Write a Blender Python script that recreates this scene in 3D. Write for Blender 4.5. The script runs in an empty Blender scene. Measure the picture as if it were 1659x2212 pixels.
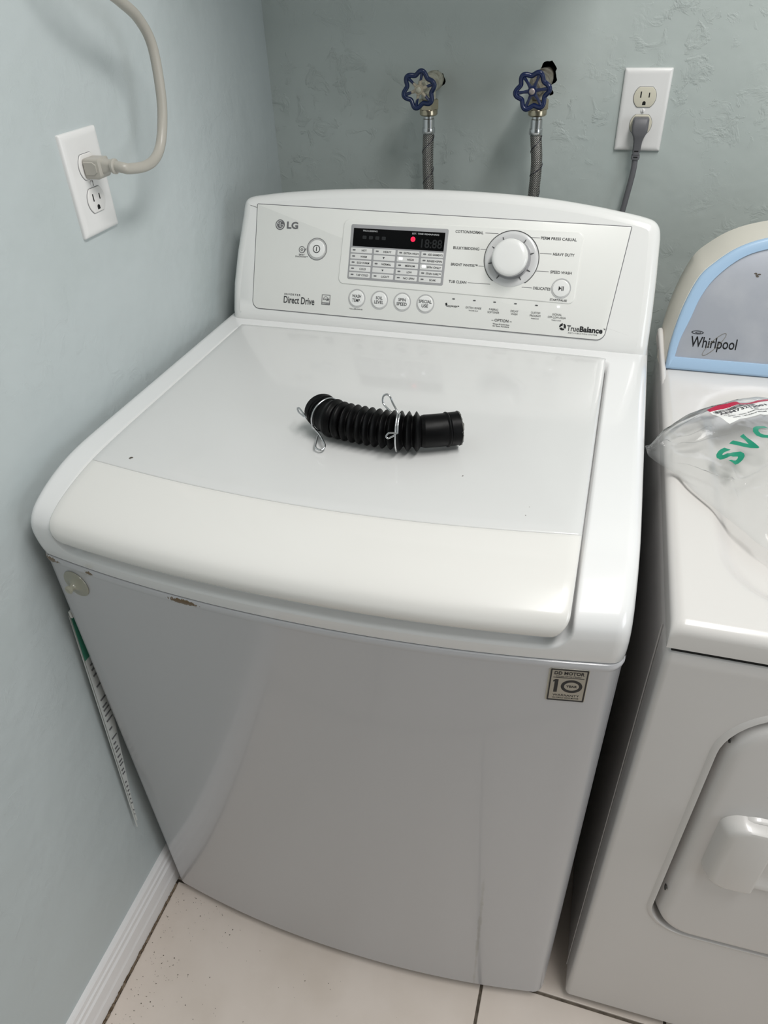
import bpy, bmesh, math, random
from mathutils import Vector, Matrix, noise
from mathutils.bvhtree import BVHTree
random.seed(7)
S = bpy.context.scene
COL = S.collection
R = math.radians

# ------------------------------------------------------------------ camera, world, light, exposure
cd = bpy.data.cameras.new('camera'); cam = bpy.data.objects.new('camera', cd); COL.objects.link(cam)
cam.location = (0.6184, -0.5260, 1.4112)
cam.rotation_euler = (0.92229, 0.03348, 0.29427)
cd.sensor_fit = 'VERTICAL'; cd.sensor_height = 36.0; cd.sensor_width = 27.0
cd.lens = 1567.35 / 2212 * 36.0
cd.clip_start = 0.02
S.camera = cam

wd = bpy.data.worlds.new('world'); S.world = wd; wd.use_nodes = True
wd.node_tree.nodes['Background'].inputs[0].default_value = (0.80, 0.88, 1.0, 1)
wd.node_tree.nodes['Background'].inputs[1].default_value = 0.25

def area(name, loc, rot, sx, sy, power, col):
    l = bpy.data.lights.new(name, 'AREA'); l.shape = 'RECTANGLE'; l.size = sx; l.size_y = sy
    l.energy = power; l.color = col
    o = bpy.data.objects.new(name, l); COL.objects.link(o); o.location = loc; o.rotation_euler = rot
    return o
area('ceiling_tube_light', (1.02, -0.20, 2.42), (0, 0, 0), 0.32, 1.10, 21.5, (1.0, 0.985, 0.965))
area('added_side_fill', (2.38, -0.62, 1.40), (0, R(90), 0), 1.0, 0.9, 8.6, (0.90, 0.95, 1.0))  # added cool fill from the right, lifts left wall, baseboard and floor

S.view_settings.view_transform = 'Standard'
S.view_settings.look = 'None'
S.view_settings.exposure = 0.0
S.view_settings.gamma = 1.0
S.view_settings.use_curve_mapping = False

# ------------------------------------------------------------------ material helpers
def lin(c):
    if isinstance(c, str):
        c = [int(c[i:i+2], 16) / 255 for i in (0, 2, 4)]
    return tuple(x / 12.92 if x <= 0.04045 else ((x + 0.055) / 1.055) ** 2.4 for x in c) + (1,)

MATS = {}
def mat(name, col, rough=0.5, metal=0.0, coat=0.0, bump=None, spec=0.5, var=None, emit=None):
    m = bpy.data.materials.new(name); m.use_nodes = True; MATS[name] = m
    nt = m.node_tree; b = nt.nodes['Principled BSDF']
    b.inputs['Base Color'].default_value = lin(col)
    b.inputs['Roughness'].default_value = rough; b.inputs['Metallic'].default_value = metal
    b.inputs['Specular IOR Level'].default_value = spec
    b.inputs['Coat Weight'].default_value = coat; b.inputs['Coat Roughness'].default_value = 0.06
    if emit:
        b.inputs['Emission Color'].default_value = lin(emit[0]); b.inputs['Emission Strength'].default_value = emit[1]
    tc = nt.nodes.new('ShaderNodeTexCoord')
    if var:            # (scale, other colour, low, high): slow colour drift
        n = nt.nodes.new('ShaderNodeTexNoise'); n.inputs['Scale'].default_value = var[0]; n.inputs['Detail'].default_value = 5
        mr = nt.nodes.new('ShaderNodeMapRange'); mr.inputs[1].default_value = var[2]; mr.inputs[2].default_value = var[3]
        mx = nt.nodes.new('ShaderNodeMix'); mx.data_type = 'RGBA'
        mx.inputs[6].default_value = lin(col); mx.inputs[7].default_value = lin(var[1])
        nt.links.new(tc.outputs['Object'], n.inputs['Vector']); nt.links.new(n.outputs['Fac'], mr.inputs[0])
        nt.links.new(mr.outputs[0], mx.inputs[0]); nt.links.new(mx.outputs[2], b.inputs['Base Color'])
    if bump:           # list of (scale, strength, distance)
        prev = None
        for sc, st, di in bump:
            n = nt.nodes.new('ShaderNodeTexNoise'); n.inputs['Scale'].default_value = sc; n.inputs['Detail'].default_value = 4
            bp = nt.nodes.new('ShaderNodeBump'); bp.inputs['Strength'].default_value = st; bp.inputs['Distance'].default_value = di
            nt.links.new(tc.outputs['Object'], n.inputs['Vector']); nt.links.new(n.outputs['Fac'], bp.inputs['Height'])
            if prev: nt.links.new(prev.outputs[0], bp.inputs['Normal'])
            prev = bp
        nt.links.new(prev.outputs[0], b.inputs['Normal'])
    return m

def math_node(nt, op, a, b=None, clamp=False):
    n = nt.nodes.new('ShaderNodeMath'); n.operation = op; n.use_clamp = clamp
    for i, v in enumerate((a, b)):
        if v is None: continue
        if isinstance(v, (int, float)): n.inputs[i].default_value = v
        else: nt.links.new(v, n.inputs[i])
    return n.outputs[0]

def stain(m, spots, col, nscale=220, thr=0.5, soft=0.06):
    """wear with a shape of its own: ellipsoidal patches (cx,cy,cz, rx,ry,rz, strength) broken up by noise"""
    nt = m.node_tree; b = nt.nodes['Principled BSDF']
    tc = nt.nodes.new('ShaderNodeTexCoord'); tot = None
    for cx, cy, cz, rx, ry, rz, st in spots:
        mp = nt.nodes.new('ShaderNodeMapping'); mp.vector_type = 'POINT'
        mp.inputs['Scale'].default_value = (1/rx, 1/ry, 1/rz)
        mp.inputs['Location'].default_value = (-cx/rx, -cy/ry, -cz/rz)
        nt.links.new(tc.outputs['Object'], mp.inputs['Vector'])
        ln = nt.nodes.new('ShaderNodeVectorMath'); ln.operation = 'LENGTH'
        nt.links.new(mp.outputs[0], ln.inputs[0])
        f = math_node(nt, 'MULTIPLY', math_node(nt, 'SUBTRACT', 1.0, ln.outputs['Value'], True), st)
        tot = f if tot is None else math_node(nt, 'MAXIMUM', tot, f)
    n = nt.nodes.new('ShaderNodeTexNoise'); n.inputs['Scale'].default_value = nscale; n.inputs['Detail'].default_value = 3
    nt.links.new(tc.outputs['Object'], n.inputs['Vector'])
    s = math_node(nt, 'ADD', tot, n.outputs['Fac'])
    mr = nt.nodes.new('ShaderNodeMapRange'); mr.interpolation_type = 'SMOOTHSTEP'
    mr.inputs[1].default_value = 0.5 + thr - soft; mr.inputs[2].default_value = 0.5 + thr + soft
    nt.links.new(s, mr.inputs[0])
    fac = math_node(nt, 'MULTIPLY', mr.outputs[0], math_node(nt, 'GREATER_THAN', tot, 0.001))
    mx = nt.nodes.new('ShaderNodeMix'); mx.data_type = 'RGBA'; mx.inputs[7].default_value = lin(col)
    src = b.inputs['Base Color']
    if src.is_linked: nt.links.new(src.links[0].from_socket, mx.inputs[6])
    else: mx.inputs[6].default_value = src.default_value
    nt.links.new(fac, mx.inputs[0]); nt.links.new(mx.outputs[2], b.inputs['Base Color'])
    return m

# ------------------------------------------------------------------ materials
def wall_mat(name, col, spots=None):
    m = mat(name, col, 0.42, spec=0.35, var=(3.0, 'b3bdbb', 0.55, 0.9))
    nt = m.node_tree; b = nt.nodes['Principled BSDF']; tc = nt.nodes.new('ShaderNodeTexCoord')
    prev = None
    # broad trowel waviness, thin raised trowel ridges, fine roller stipple
    n1 = nt.nodes.new('ShaderNodeTexNoise'); n1.inputs['Scale'].default_value = 9; n1.inputs['Detail'].default_value = 3
    n2 = nt.nodes.new('ShaderNodeTexNoise'); n2.inputs['Scale'].default_value = 34; n2.inputs['Detail'].default_value = 9; n2.inputs['Roughness'].default_value = 0.62; n2.inputs['Distortion'].default_value = 0.7
    n3 = nt.nodes.new('ShaderNodeTexNoise'); n3.inputs['Scale'].default_value = 420
    for n in (n1, n2, n3): nt.links.new(tc.outputs['Object'], n.inputs['Vector'])
    ridge = nt.nodes.new('ShaderNodeMapRange'); ridge.inputs[1].default_value = 0.53; ridge.inputs[2].default_value = 0.72
    nt.links.new(n2.outputs['Fac'], ridge.inputs[0])
    n4 = nt.nodes.new('ShaderNodeTexNoise'); n4.inputs['Scale'].default_value = 5.5; n4.inputs['Detail'].default_value = 2
    nt.links.new(tc.outputs['Object'], n4.inputs['Vector'])
    patch = nt.nodes.new('ShaderNodeMapRange'); patch.inputs[1].default_value = 0.42; patch.inputs[2].default_value = 0.60
    nt.links.new(n4.outputs['Fac'], patch.inputs[0])
    rid = math_node(nt, 'MULTIPLY', ridge.outputs[0], patch.outputs[0])
    for src, st, di in ((n1.outputs['Fac'], 0.5, 0.010), (rid, 0.30 if 'smooth' in name else 0.8, 0.0015), (n3.outputs['Fac'], 0.10, 0.0008)):
        bp = nt.nodes.new('ShaderNodeBump'); bp.inputs['Strength'].default_value = st; bp.inputs['Distance'].default_value = di
        nt.links.new(src, bp.inputs['Height'])
        if prev: nt.links.new(prev.outputs[0], bp.inputs['Normal'])
        prev = bp
    nt.links.new(prev.outputs[0], b.inputs['Normal'])
    return m

wall_left_m = wall_mat('wall paint smooth side', 'c4cccd')
wall_back_m = wall_mat('wall paint trowelled', 'bec6c3')
plaster_m = mat('broken plaster', 'b9b6ac', 0.9, bump=[(180, 0.8, 0.003)])
cavity_m = mat('dark wall cavity', '1c1712', 0.95)  # near-black colour for the inside of the wall holes
ceil_m = mat('ceiling white', 'eceae4', 0.8)
trim_m = mat('baseboard paint', 'f3f1f1', 0.4, bump=[(260, 0.15, 0.001)])
stain(trim_m, [(-0.013, -0.2, 0.0, 0.03, 0.6, 0.010, 0.9)], '6b5a45', 160, 0.55)
tile_m = mat('ceramic tile', 'e8dcd2', 0.38, var=(7.0, 'dccfc3', 0.4, 0.75), bump=[(60, 0.05, 0.001)])
grout_m = mat('grout', '6f665b', 0.95, var=(60, '3c352d', 0.45, 0.7), bump=[(300, 0.5, 0.001)])
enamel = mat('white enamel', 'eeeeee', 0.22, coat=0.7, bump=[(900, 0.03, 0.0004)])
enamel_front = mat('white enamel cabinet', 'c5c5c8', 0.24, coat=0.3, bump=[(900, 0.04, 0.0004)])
lid_m = mat('white lid enamel', 'dcdcdb', 0.25, coat=0.7, bump=[(900, 0.03, 0.0004)])
grip_m = mat('warm white grip plastic', 'e8e6e2', 0.24, coat=0.7)
console_m = mat('white console plastic', 'efefed', 0.22, coat=0.7)
panel_m = mat('control panel film', 'efefeb', 0.3, coat=0.25)
grey_line = mat('panel gap grey', '77777a', 0.6)
ink = mat('dark grey print', '3a3b3d', 0.5)
ink_mid = mat('mid grey print', '6a6a6c', 0.5)
black_ink = mat('black print', '131417', 0.45)
frame_grey = mat('silver grey film', 'a3a3a5', 0.42)
ring_grey = mat('button ring grey', 'b9b9ba', 0.4)
cell_white = mat('indicator cell white', 'e2e2e0', 0.35)
screen_m = mat('black display', '050506', 0.22, spec=0.12)
dim_seg = mat('unlit segments', '17181a', 0.3)
pale_ink = mat('pale print on display', 'b9babb', 0.5)
red_led = mat('red led', 'ff2040', 0.4, emit=('ff1035', 2.5))
white_led = mat('white led', 'ffffff', 0.4, emit=('f2f6ff', 1.6))
silver = mat('satin silver plastic', 'dadada', 0.22, coat=0.5)
knob_side = mat('knob side grey', 'b4b4b6', 0.25, metal=0.25, coat=0.4)
chrome = mat('chrome', 'cfd0d2', 0.14, metal=1.0)
wire_m = mat('zinc wire', 'c8c9cb', 0.2, metal=1.0)
brass = mat('nickelled brass', 'b7ad98', 0.25, metal=1.0)
brass_old = mat('old painted brass', '8d887c', 0.55, metal=0.25, var=(90, '5a5245', 0.4, 0.7), bump=[(150, 0.4, 0.002)])
brass_white = mat('valve body with paint', 'b4b3a4', 0.6, var=(90, '807a69', 0.45, 0.75), bump=[(150, 0.4, 0.002)])
blue = mat('blue valve enamel', '071c4a', 0.3, coat=0.2)
blue_worn = mat('blue valve enamel worn', '0a2049', 0.34, coat=0.15)
stain(blue_worn, [(0, 0, 0, 0.019, 0.04, 0.019, 1.3)], 'a59c8a', 90, 0.42)
rubber = mat('black rubber', '070708', 0.40, spec=0.14, var=(70, '121110', 0.55, 0.85), bump=[(160, 0.12, 0.0012)])
rubber_edge = mat('grey torn rubber', '6b6a66', 0.7, bump=[(240, 0.6, 0.002)])
plate_m = mat('wall plate plastic', 'ecebea', 0.32, coat=0.2)
recept_white = mat('white receptacle', 'eceae8', 0.35)
recept_almond = mat('almond receptacle', 'd9d4c3', 0.4)
slot_m = mat('slot black', '0b0b0b', 0.8)
plug_beige = mat('beige cord vinyl', 'b4b0a7', 0.34)
plug_grey = mat('grey cord vinyl', '66666a', 0.45)
dryer_m = mat('dryer enamel', 'dcd9d6', 0.26, coat=0.3, bump=[(900, 0.03, 0.0004)])
dryer_front = mat('dryer front enamel', 'dddad8', 0.3, coat=0.15, bump=[(1400, 0.04, 0.0004)])
cream = mat('cream console plastic', 'dcd8cd', 0.5)
pale_blue = mat('pale blue plastic', 'a9c6e2', 0.35, bump=[(1200, 0.05, 0.0004)])
silver_panel = mat('silver painted panel', 'b9bdc6', 0.36, metal=0.35, var=(18, 'c6c9d0', 0.45, 0.75))
gold_line = mat('gold grey print', '8d8779', 0.4, metal=0.5)
badge_m = mat('silver badge', 'a8a59c', 0.34, metal=0.7)
paper_m = mat('paper', 'c9ccca', 0.7)
paper_green = mat('green print on paper', '3f8a72', 0.6)
label_m = mat('label paper', 'efefed', 0.55)
red_print = mat('crimson print', 'b0183f', 0.45)
green_print = mat('green print', '0f8a6c', 0.4)
dark_base = mat('dark base metal', '3b3a38', 0.6)
dirt_m = mat('dirt specks', '5a5248', 0.8)
stain(enamel_front, [(-0.1330, -0.3555, 0.8415, 0.030, 0.02, 0.006, 1.2), (-0.2680, -0.3435, 0.8415, 0.010, 0.02, 0.005, 1.0),
                     (-0.3330, -0.3320, 0.8415, 0.03, 0.02, 0.006, 1.1)], '6a5230', 420, 0.42)
stain(enamel_front, [(0.2320, -0.3500, 0.2, 0.004, 0.05, 0.30, 0.5)], 'b4b3b1', 30, 0.28, 0.2)

def film_mat():
    m = bpy.data.materials.new('clear plastic film'); m.use_nodes = True; nt = m.node_tree
    out = nt.nodes['Material Output']; nt.nodes.remove(nt.nodes['Principled BSDF'])
    tr = nt.nodes.new('ShaderNodeBsdfTransparent'); tr.inputs[0].default_value = (0.985, 0.99, 0.99, 1)
    df = nt.nodes.new('ShaderNodeBsdfDiffuse'); df.inputs[0].default_value = (0.90, 0.92, 0.92, 1)
    gl = nt.nodes.new('ShaderNodeBsdfGlossy'); gl.inputs['Roughness'].default_value = 0.07
    fr = nt.nodes.new('ShaderNodeFresnel'); fr.inputs[0].default_value = 1.30
    a = nt.nodes.new('ShaderNodeMixShader'); a.inputs[0].default_value = 0.07
    b = nt.nodes.new('ShaderNodeMixShader')
    nt.links.new(tr.outputs[0], a.inputs[1]); nt.links.new(df.outputs[0], a.inputs[2])
    nt.links.new(fr.outputs[0], b.inputs[0]); nt.links.new(a.outputs[0], b.inputs[1]); nt.links.new(gl.outputs[0], b.inputs[2])
    tc = nt.nodes.new('ShaderNodeTexCoord'); n = nt.nodes.new('ShaderNodeTexNoise'); n.inputs['Scale'].default_value = 70; n.inputs['Detail'].default_value = 4
    bp = nt.nodes.new('ShaderNodeBump'); bp.inputs['Strength'].default_value = 0.35; bp.inputs['Distance'].default_value = 0.003
    nt.links.new(tc.outputs['Object'], n.inputs['Vector']); nt.links.new(n.outputs['Fac'], bp.inputs['Height'])
    nt.links.new(bp.outputs[0], gl.inputs['Normal']); nt.links.new(bp.outputs[0], fr.inputs['Normal'])
    nt.links.new(b.outputs[0], out.inputs[0])
    return m
film = film_mat()

def braid_mat():
    m = mat('braided steel', '9a9792', 0.3, metal=0.85); nt = m.node_tree; b = nt.nodes['Principled BSDF']
    tc = nt.nodes.new('ShaderNodeTexCoord')
    w = []
    for sgn in (1, -1):
        mp = nt.nodes.new('ShaderNodeMapping'); mp.inputs['Rotation'].default_value = (0, R(40) * sgn, 0)
        nt.links.new(tc.outputs['Object'], mp.inputs[0])
        t = nt.nodes.new('ShaderNodeTexWave'); t.inputs['Scale'].default_value = 150; t.bands_direction = 'Z'
        nt.links.new(mp.outputs[0], t.inputs[0]); w.append(t.outputs['Fac'])
    h = math_node(nt, 'MULTIPLY', w[0], w[1])
    mx = nt.nodes.new('ShaderNodeMix'); mx.data_type = 'RGBA'; mx.inputs[6].default_value = lin('5a5653'); mx.inputs[7].default_value = lin('e6e4e0')
    nt.links.new(h, mx.inputs[0]); nt.links.new(mx.outputs[2], b.inputs['Base Color'])
    bp = nt.nodes.new('ShaderNodeBump'); bp.inputs['Strength'].default_value = 0.6; bp.inputs['Distance'].default_value = 0.001
    nt.links.new(h, bp.inputs['Height']); nt.links.new(bp.outputs[0], b.inputs['Normal'])
    return m
braid = braid_mat()

# ------------------------------------------------------------------ object helpers
def empty(name, loc=(0, 0, 0), label=None, cat=None, group=None, rotz=0):
    o = bpy.data.objects.new(name, None); COL.objects.link(o); o.location = loc; o.rotation_euler = (0, 0, rotz)
    o.empty_display_size = 0.02
    tag(o, label, cat, group); return o
def tag(o, label=None, cat=None, group=None, kind=None):
    if label: o['label'] = label
    if cat: o['category'] = cat
    if group: o['group'] = group
    if kind: o['kind'] = kind
    return o
def root_loc(p):
    v = Vector((0, 0, 0))
    while p is not None: v += p.location; p = p.parent
    return v
def make(name, geo, m, parent=None, sharp=38, world=True, fix=True, label=None):
    """geo = (verts, faces). World coordinates; stored relative to the (unrotated) root."""
    vs, fs = geo
    me = bpy.data.meshes.new(name)
    off = root_loc(parent) if (parent is not None and world) else Vector((0, 0, 0))
    me.from_pydata([tuple(Vector(v) - off) for v in vs], [], fs)
    if fix:
        bm = bmesh.new(); bm.from_mesh(me); bmesh.ops.recalc_face_normals(bm, faces=bm.faces); bm.to_mesh(me); bm.free()
    me.polygons.foreach_set('use_smooth', [True] * len(me.polygons))
    me.set_sharp_from_angle(angle=R(sharp))
    me.materials.append(m)
    o = bpy.data.objects.new(name, me); COL.objects.link(o); o.parent = parent
    if label: o['label'] = label
    return o
def join(*geos):
    V, F = [], []
    for vs, fs in geos:
        k = len(V); V += list(vs); F += [tuple(i + k for i in f) for f in fs]
    return V, F

class Frame:
    def __init__(s, o, ex, ey):
        s.o = Vector(o); s.x = Vector(ex).normalized(); s.y = Vector(ey).normalized(); s.z = s.x.cross(s.y).normalized()
    def __call__(s, u, v, h=0.0): return s.o + s.x * u + s.y * v + s.z * h
    def at(s, u, v, h=0, ang=0):
        c, n = math.cos(ang), math.sin(ang)
        return Frame(s(u, v, h), s.x * c + s.y * n, s.y * c - s.x * n)
WORLD = Frame((0, 0, 0), (1, 0, 0), (0, 1, 0))

def rrect(u0, v0, u1, v1, r, n=6):
    return roundpoly([(u0, v0), (u1, v0), (u1, v1), (u0, v1)], r, n)
def roundpoly(pts, r, n=6):
    out = []; k = len(pts)
    rs = r if isinstance(r, (list, tuple)) else [r] * k
    for i in range(k):
        p = Vector(pts[i]); a = Vector(pts[i - 1]) - p; b = Vector(pts[(i + 1) % k]) - p
        ri = rs[i]
        if ri <= 1e-6: out.append(tuple(p)); continue
        ua, ub = a.normalized(), b.normalized()
        half = math.acos(max(-1, min(1, ua.dot(ub)))) / 2
        d = min(ri / math.tan(half), a.length * .49, b.length * .49); rr = d * math.tan(half)
        c = p + (ua + ub).normalized() * (rr / math.sin(half))
        t0 = p + ua * d - c; t1 = p + ub * d - c
        a0 = math.atan2(t0.y, t0.x); a1 = math.atan2(t1.y, t1.x); da = (a1 - a0 + math.pi) % (2 * math.pi) - math.pi
        for j in range(n + 1):
            t = a0 + da * j / n; out.append((c.x + rr * math.cos(t), c.y + rr * math.sin(t)))
    return out
def circle(cu, cv, r, n=32, ru=None):
    return [(cu + (ru or r) * math.cos(2 * math.pi * i / n), cv + r * math.sin(2 * math.pi * i / n)) for i in range(n)]
def inset(pts, d):
    """move every vertex of a CCW outline inwards by d"""
    k = len(pts); out = []
    for i in range(k):
        p = Vector(pts[i]); a = (p - Vector(pts[i - 1])); b = (Vector(pts[(i + 1) % k]) - p)
        na = Vector((-a.y, a.x)).normalized() if a.length > 1e-9 else Vector((0, 0))
        nb = Vector((-b.y, b.x)).normalized() if b.length > 1e-9 else na
        if a.length <= 1e-9: na = nb
        n = (na + nb)
        if n.length < 1e-6: n = na
        n.normalize(); c = max(0.35, n.dot(na))
        q = p + n * (d / c); out.append((q.x, q.y))
    return out
def loft(rings, cap0=True, cap1=True, closed=True):
    V = [p for r in rings for p in r]; n = len(rings[0]); F = []
    for i in range(len(rings) - 1):
        for j in range(n if closed else n - 1):
            a = i * n + j; b = i * n + (j + 1) % n
            F.append((a, b, b + n, a + n))
    if cap0: F.append(tuple(range(n))[::-1])
    if cap1: F.append(tuple(range((len(rings) - 1) * n, len(rings) * n)))
    return V, F
def prism(pts, h0, h1, bev=0.0, fr=WORLD, steps=3):
    rings = [[fr(u, v, h0) for u, v in pts]]
    if bev <= 0: rings.append([fr(u, v, h1) for u, v in pts])
    else:
        for i in range(steps + 1):
            t = math.pi / 2 * i / steps
            rings.append([fr(u, v, h1 - bev + bev * math.sin(t)) for u, v in inset(pts, bev * (1 - math.cos(t)))])
    return loft(rings)
def ring(outer, inner, h0, h1, fr=WORLD):
    """flat band between two outlines of equal vertex count"""
    a = [fr(u, v, h0) for u, v in outer]; b = [fr(u, v, h1) for u, v in outer]
    c = [fr(u, v, h1) for u, v in inner]; d = [fr(u, v, h0) for u, v in inner]
    V, F = loft([a, b, c, d, a], False, False)
    return V, F
def catmull(P, per=8, closed=False):
    P = [Vector(p) for p in P]; out = []; n = len(P)
    rng = range(n) if closed else range(n - 1)
    for i in rng:
        if closed: p0, p1, p2, p3 = P[i - 1], P[i], P[(i + 1) % n], P[(i + 2) % n]
        else: p0, p1, p2, p3 = P[max(i - 1, 0)], P[i], P[i + 1], P[min(i + 2, n - 1)]
        for j in range(per):
            t = j / per
            out.append(0.5 * ((2 * p1) + (p2 - p0) * t + (2 * p0 - 5 * p1 + 4 * p2 - p3) * t * t + (3 * p1 - p0 - 3 * p2 + p3) * t ** 3))
    if not closed: out.append(P[-1])
    return out
def frames_along(P, closed=False):
    n = len(P); T = []
    for i in range(n):
        a = P[i - 1] if (closed or i > 0) else P[i]; b = P[(i + 1) % n] if (closed or i < n - 1) else P[i]
        T.append((b - a).normalized())
    up = Vector((0, 0, 1)) if abs(T[0].z) < .9 else Vector((0, 1, 0))
    N = [(up - T[0] * up.dot(T[0])).normalized()]
    for i in range(1, n):
        v = N[-1] - T[i] * N[-1].dot(T[i]); N.append(v.normalized())
    return T, N
def tube(P, r, sides=12, closed=False, flat=1.0):
    P = [Vector(p) for p in P]; T, N = frames_along(P, closed); rings = []
    for i, p in enumerate(P):
        B = T[i].cross(N[i]); ri = r[i] if isinstance(r, (list, tuple)) else r
        rings.append([p + (N[i] * math.cos(2 * math.pi * k / sides) * flat + B * math.sin(2 * math.pi * k / sides)) * ri for k in range(sides)])
    if closed: rings.append(rings[0]); return loft(rings, False, False)
    return loft(rings)
def lathe(prof, fr, n=24):
    """profile (r,h) around the frame's z axis"""
    rings = [[fr(r * math.cos(2 * math.pi * k / n), r * math.sin(2 * math.pi * k / n), h) for k in range(n)] for r, h in prof]
    return loft(rings)
def box(x0, y0, z0, x1, y1, z1, bev=0.0, fr=WORLD):
    return prism(rrect(x0, y0, x1, y1, bev, 3) if bev else [(x0, y0), (x1, y0), (x1, y1), (x0, y1)], z0, z1, bev, fr, 2)
def sstep(a, b, x):
    t = max(0, min(1, (x - a) / (b - a))); return t * t * (3 - 2 * t)
def grid(rows):
    n = len(rows[0]); V = [p for r in rows for p in r]; F = []
    for i in range(len(rows) - 1):
        for j in range(n - 1):
            a = i * n + j; F.append((a, a + 1, a + n + 1, a + n))
    return V, F

# lettering: real glyph meshes, laid flat on a surface
TXT = {}
def glyphs(s, bold=0.0, spacing=1.0):
    key = (s, bold, spacing)
    if key not in TXT:
        c = bpy.data.curves.new('t', 'FONT'); c.body = s; c.offset = bold; c.resolution_u = 3; c.space_character = spacing
        c.fill_mode = 'FRONT' if hasattr(c, 'fill_mode') else c.fill_mode
        o = bpy.data.objects.new('t', c); me = bpy.data.meshes.new_from_object(o)
        V = [v.co.copy() for v in me.vertices]; F = [tuple(p.vertices) for p in me.polygons]
        bpy.data.objects.remove(o); bpy.data.curves.remove(c); bpy.data.meshes.remove(me)
        TXT[key] = (V, F)
    return TXT[key]
def text(s, u, v, h, fr, height, width=None, bold=0.014, align='C', spacing=1.0, slant=0.0):
    V, F = glyphs(s, bold, spacing)
    x0 = min(p.x for p in V); x1 = max(p.x for p in V); y0 = min(p.y for p in V); y1 = max(p.y for p in V)
    sy = height / (y1 - y0); sx = (width / (x1 - x0)) if width else sy
    w = (x1 - x0) * sx; ox = {'C': -w / 2, 'L': 0, 'R': -w}[align]
    return [fr(u + ox + (p.x - x0) * sx + slant * (p.y - y0) * sy, v - height / 2 + (p.y - y0) * sy, h) for p in V], F
def letter(parent, s, u, v, h, fr, height, width=None, m=None, name='lettering', **k):
    return make(name, text(s, u, v, h, fr, height, width, **k), m or ink, parent, fix=False)

# ------------------------------------------------------------------ the setting
XL, YW = -0.026, 0.868
def hole_loop(cx, cz, r, seed, n=26, sq=1.0):
    rr = random.Random(seed)
    ph = [rr.uniform(0, 6.28) for _ in range(4)]
    return [(cx + r * sq * (1 + .10 * math.sin(3 * t + ph[0]) + .08 * math.sin(5 * t + ph[1]) + rr.uniform(-.05, .05)) * math.cos(t),
             cz + r * (1 + .10 * math.sin(2 * t + ph[2]) + .08 * math.sin(7 * t + ph[3]) + rr.uniform(-.05, .05)) * math.sin(t))
            for t in [2 * math.pi * i / n for i in range(n)]]
HOLES = [hole_loop(0.2850, 1.2490, 0.0132, 3), hole_loop(0.4695, 1.2560, 0.0178, 5, sq=0.92), hole_loop(0.4775, 1.2300, 0.0048, 9, 12)]
def wall_back():
    bm = bmesh.new()
    outer = [(XL - .1, 0), (2.5, 0), (2.5, 2.45), (XL - .1, 2.45)]
    E = []
    for lp in [outer] + HOLES:
        vs = [bm.verts.new((x, YW, z)) for x, z in lp]
        E += [bm.edges.new((vs[i], vs[(i + 1) % len(vs)])) for i in range(len(vs))]
    bmesh.ops.triangle_fill(bm, edges=E, use_beauty=True)
    for f in list(bm.faces):
        if f.normal.y > 0: f.normal_flip()
    me = bpy.data.meshes.new('wall_back'); bm.to_mesh(me); bm.free()
    me.materials.append(wall_back_m)
    o = bpy.data.objects.new('wall_back', me); COL.objects.link(o); tag(o, kind='structure')
    for lp in HOLES:
        c = Vector((sum(p[0] for p in lp) / len(lp), sum(p[1] for p in lp) / len(lp)))
        a = [Vector((x, YW, z)) for x, z in lp]
        b = [Vector((x, YW + .006, z)) for x, z in lp]
        make('broken_plaster_edge', loft([a, b], False, False), plaster_m, o)
        d = [Vector((c.x + (x - c.x) * 1.15, YW + .006, c.y + (z - c.y) * 1.15)) for x, z in lp]
        e = [Vector((p.x, YW + .05, p.z)) for p in d]
        make('wall_cavity', loft([b, d, e], False, True), cavity_m, o)
wall_back()
def slab(name, a, b, m):
    return tag(make(name, box(*a, *b), m), kind='structure')
slab('wall_left', (XL - .1, -4.5, 0), (XL, YW, 2.45), wall_left_m)
slab('wall_right', (2.4, -4.5, 0), (2.5, YW, 2.45), wall_left_m)
slab('wall_front', (XL - .1, -4.6, 0), (2.5, -4.5, 2.45), wall_left_m)
slab('ceiling', (XL - .1, -4.6, 2.45), (2.5, YW + .1, 2.55), ceil_m)
# unseen shelf added above the frame to shade the corner of the room
slab('added_shade_shelf', (XL, 0.47, 1.60), (0.62, YW, 1.63), trim_m)
floor = slab('floor', (XL - .1, -4.6, -.10), (2.5, YW + .1, -.0035), grout_m)
def tile_mesh(w, d):
    geo = prism(rrect(0, 0, w, d, .001, 2), -.0035, 0, .0012, WORLD, 2)
    me = bpy.data.meshes.new('tile'); me.from_pydata([tuple(v) for v in geo[0]], [], geo[1]); me.materials.append(tile_m); return me
TW, TD, J = 0.600, 0.300, 0.005
tmesh = {}
for r in range(-15, 3):
    y0 = 0.008 + r * TD; off = 0.588 if r % 2 else 0.288
    k = -2
    while off + k * TW < 2.4:
        x0, x1 = max(XL, off + k * TW), min(2.4, off + (k + 1) * TW); y1 = min(YW, y0 + TD); k += 1
        if x1 - x0 < .03 or y1 - y0 < .03: continue
        key = (round(x1 - x0, 3), round(y1 - y0, 3))
        if key not in tmesh: tmesh[key] = tile_mesh(x1 - x0 - J, y1 - y0 - J)
        o = bpy.data.objects.new('tile', tmesh[key]); COL.objects.link(o); o.parent = floor; o.location = (x0 + J / 2, y0 + J / 2, 0)
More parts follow.
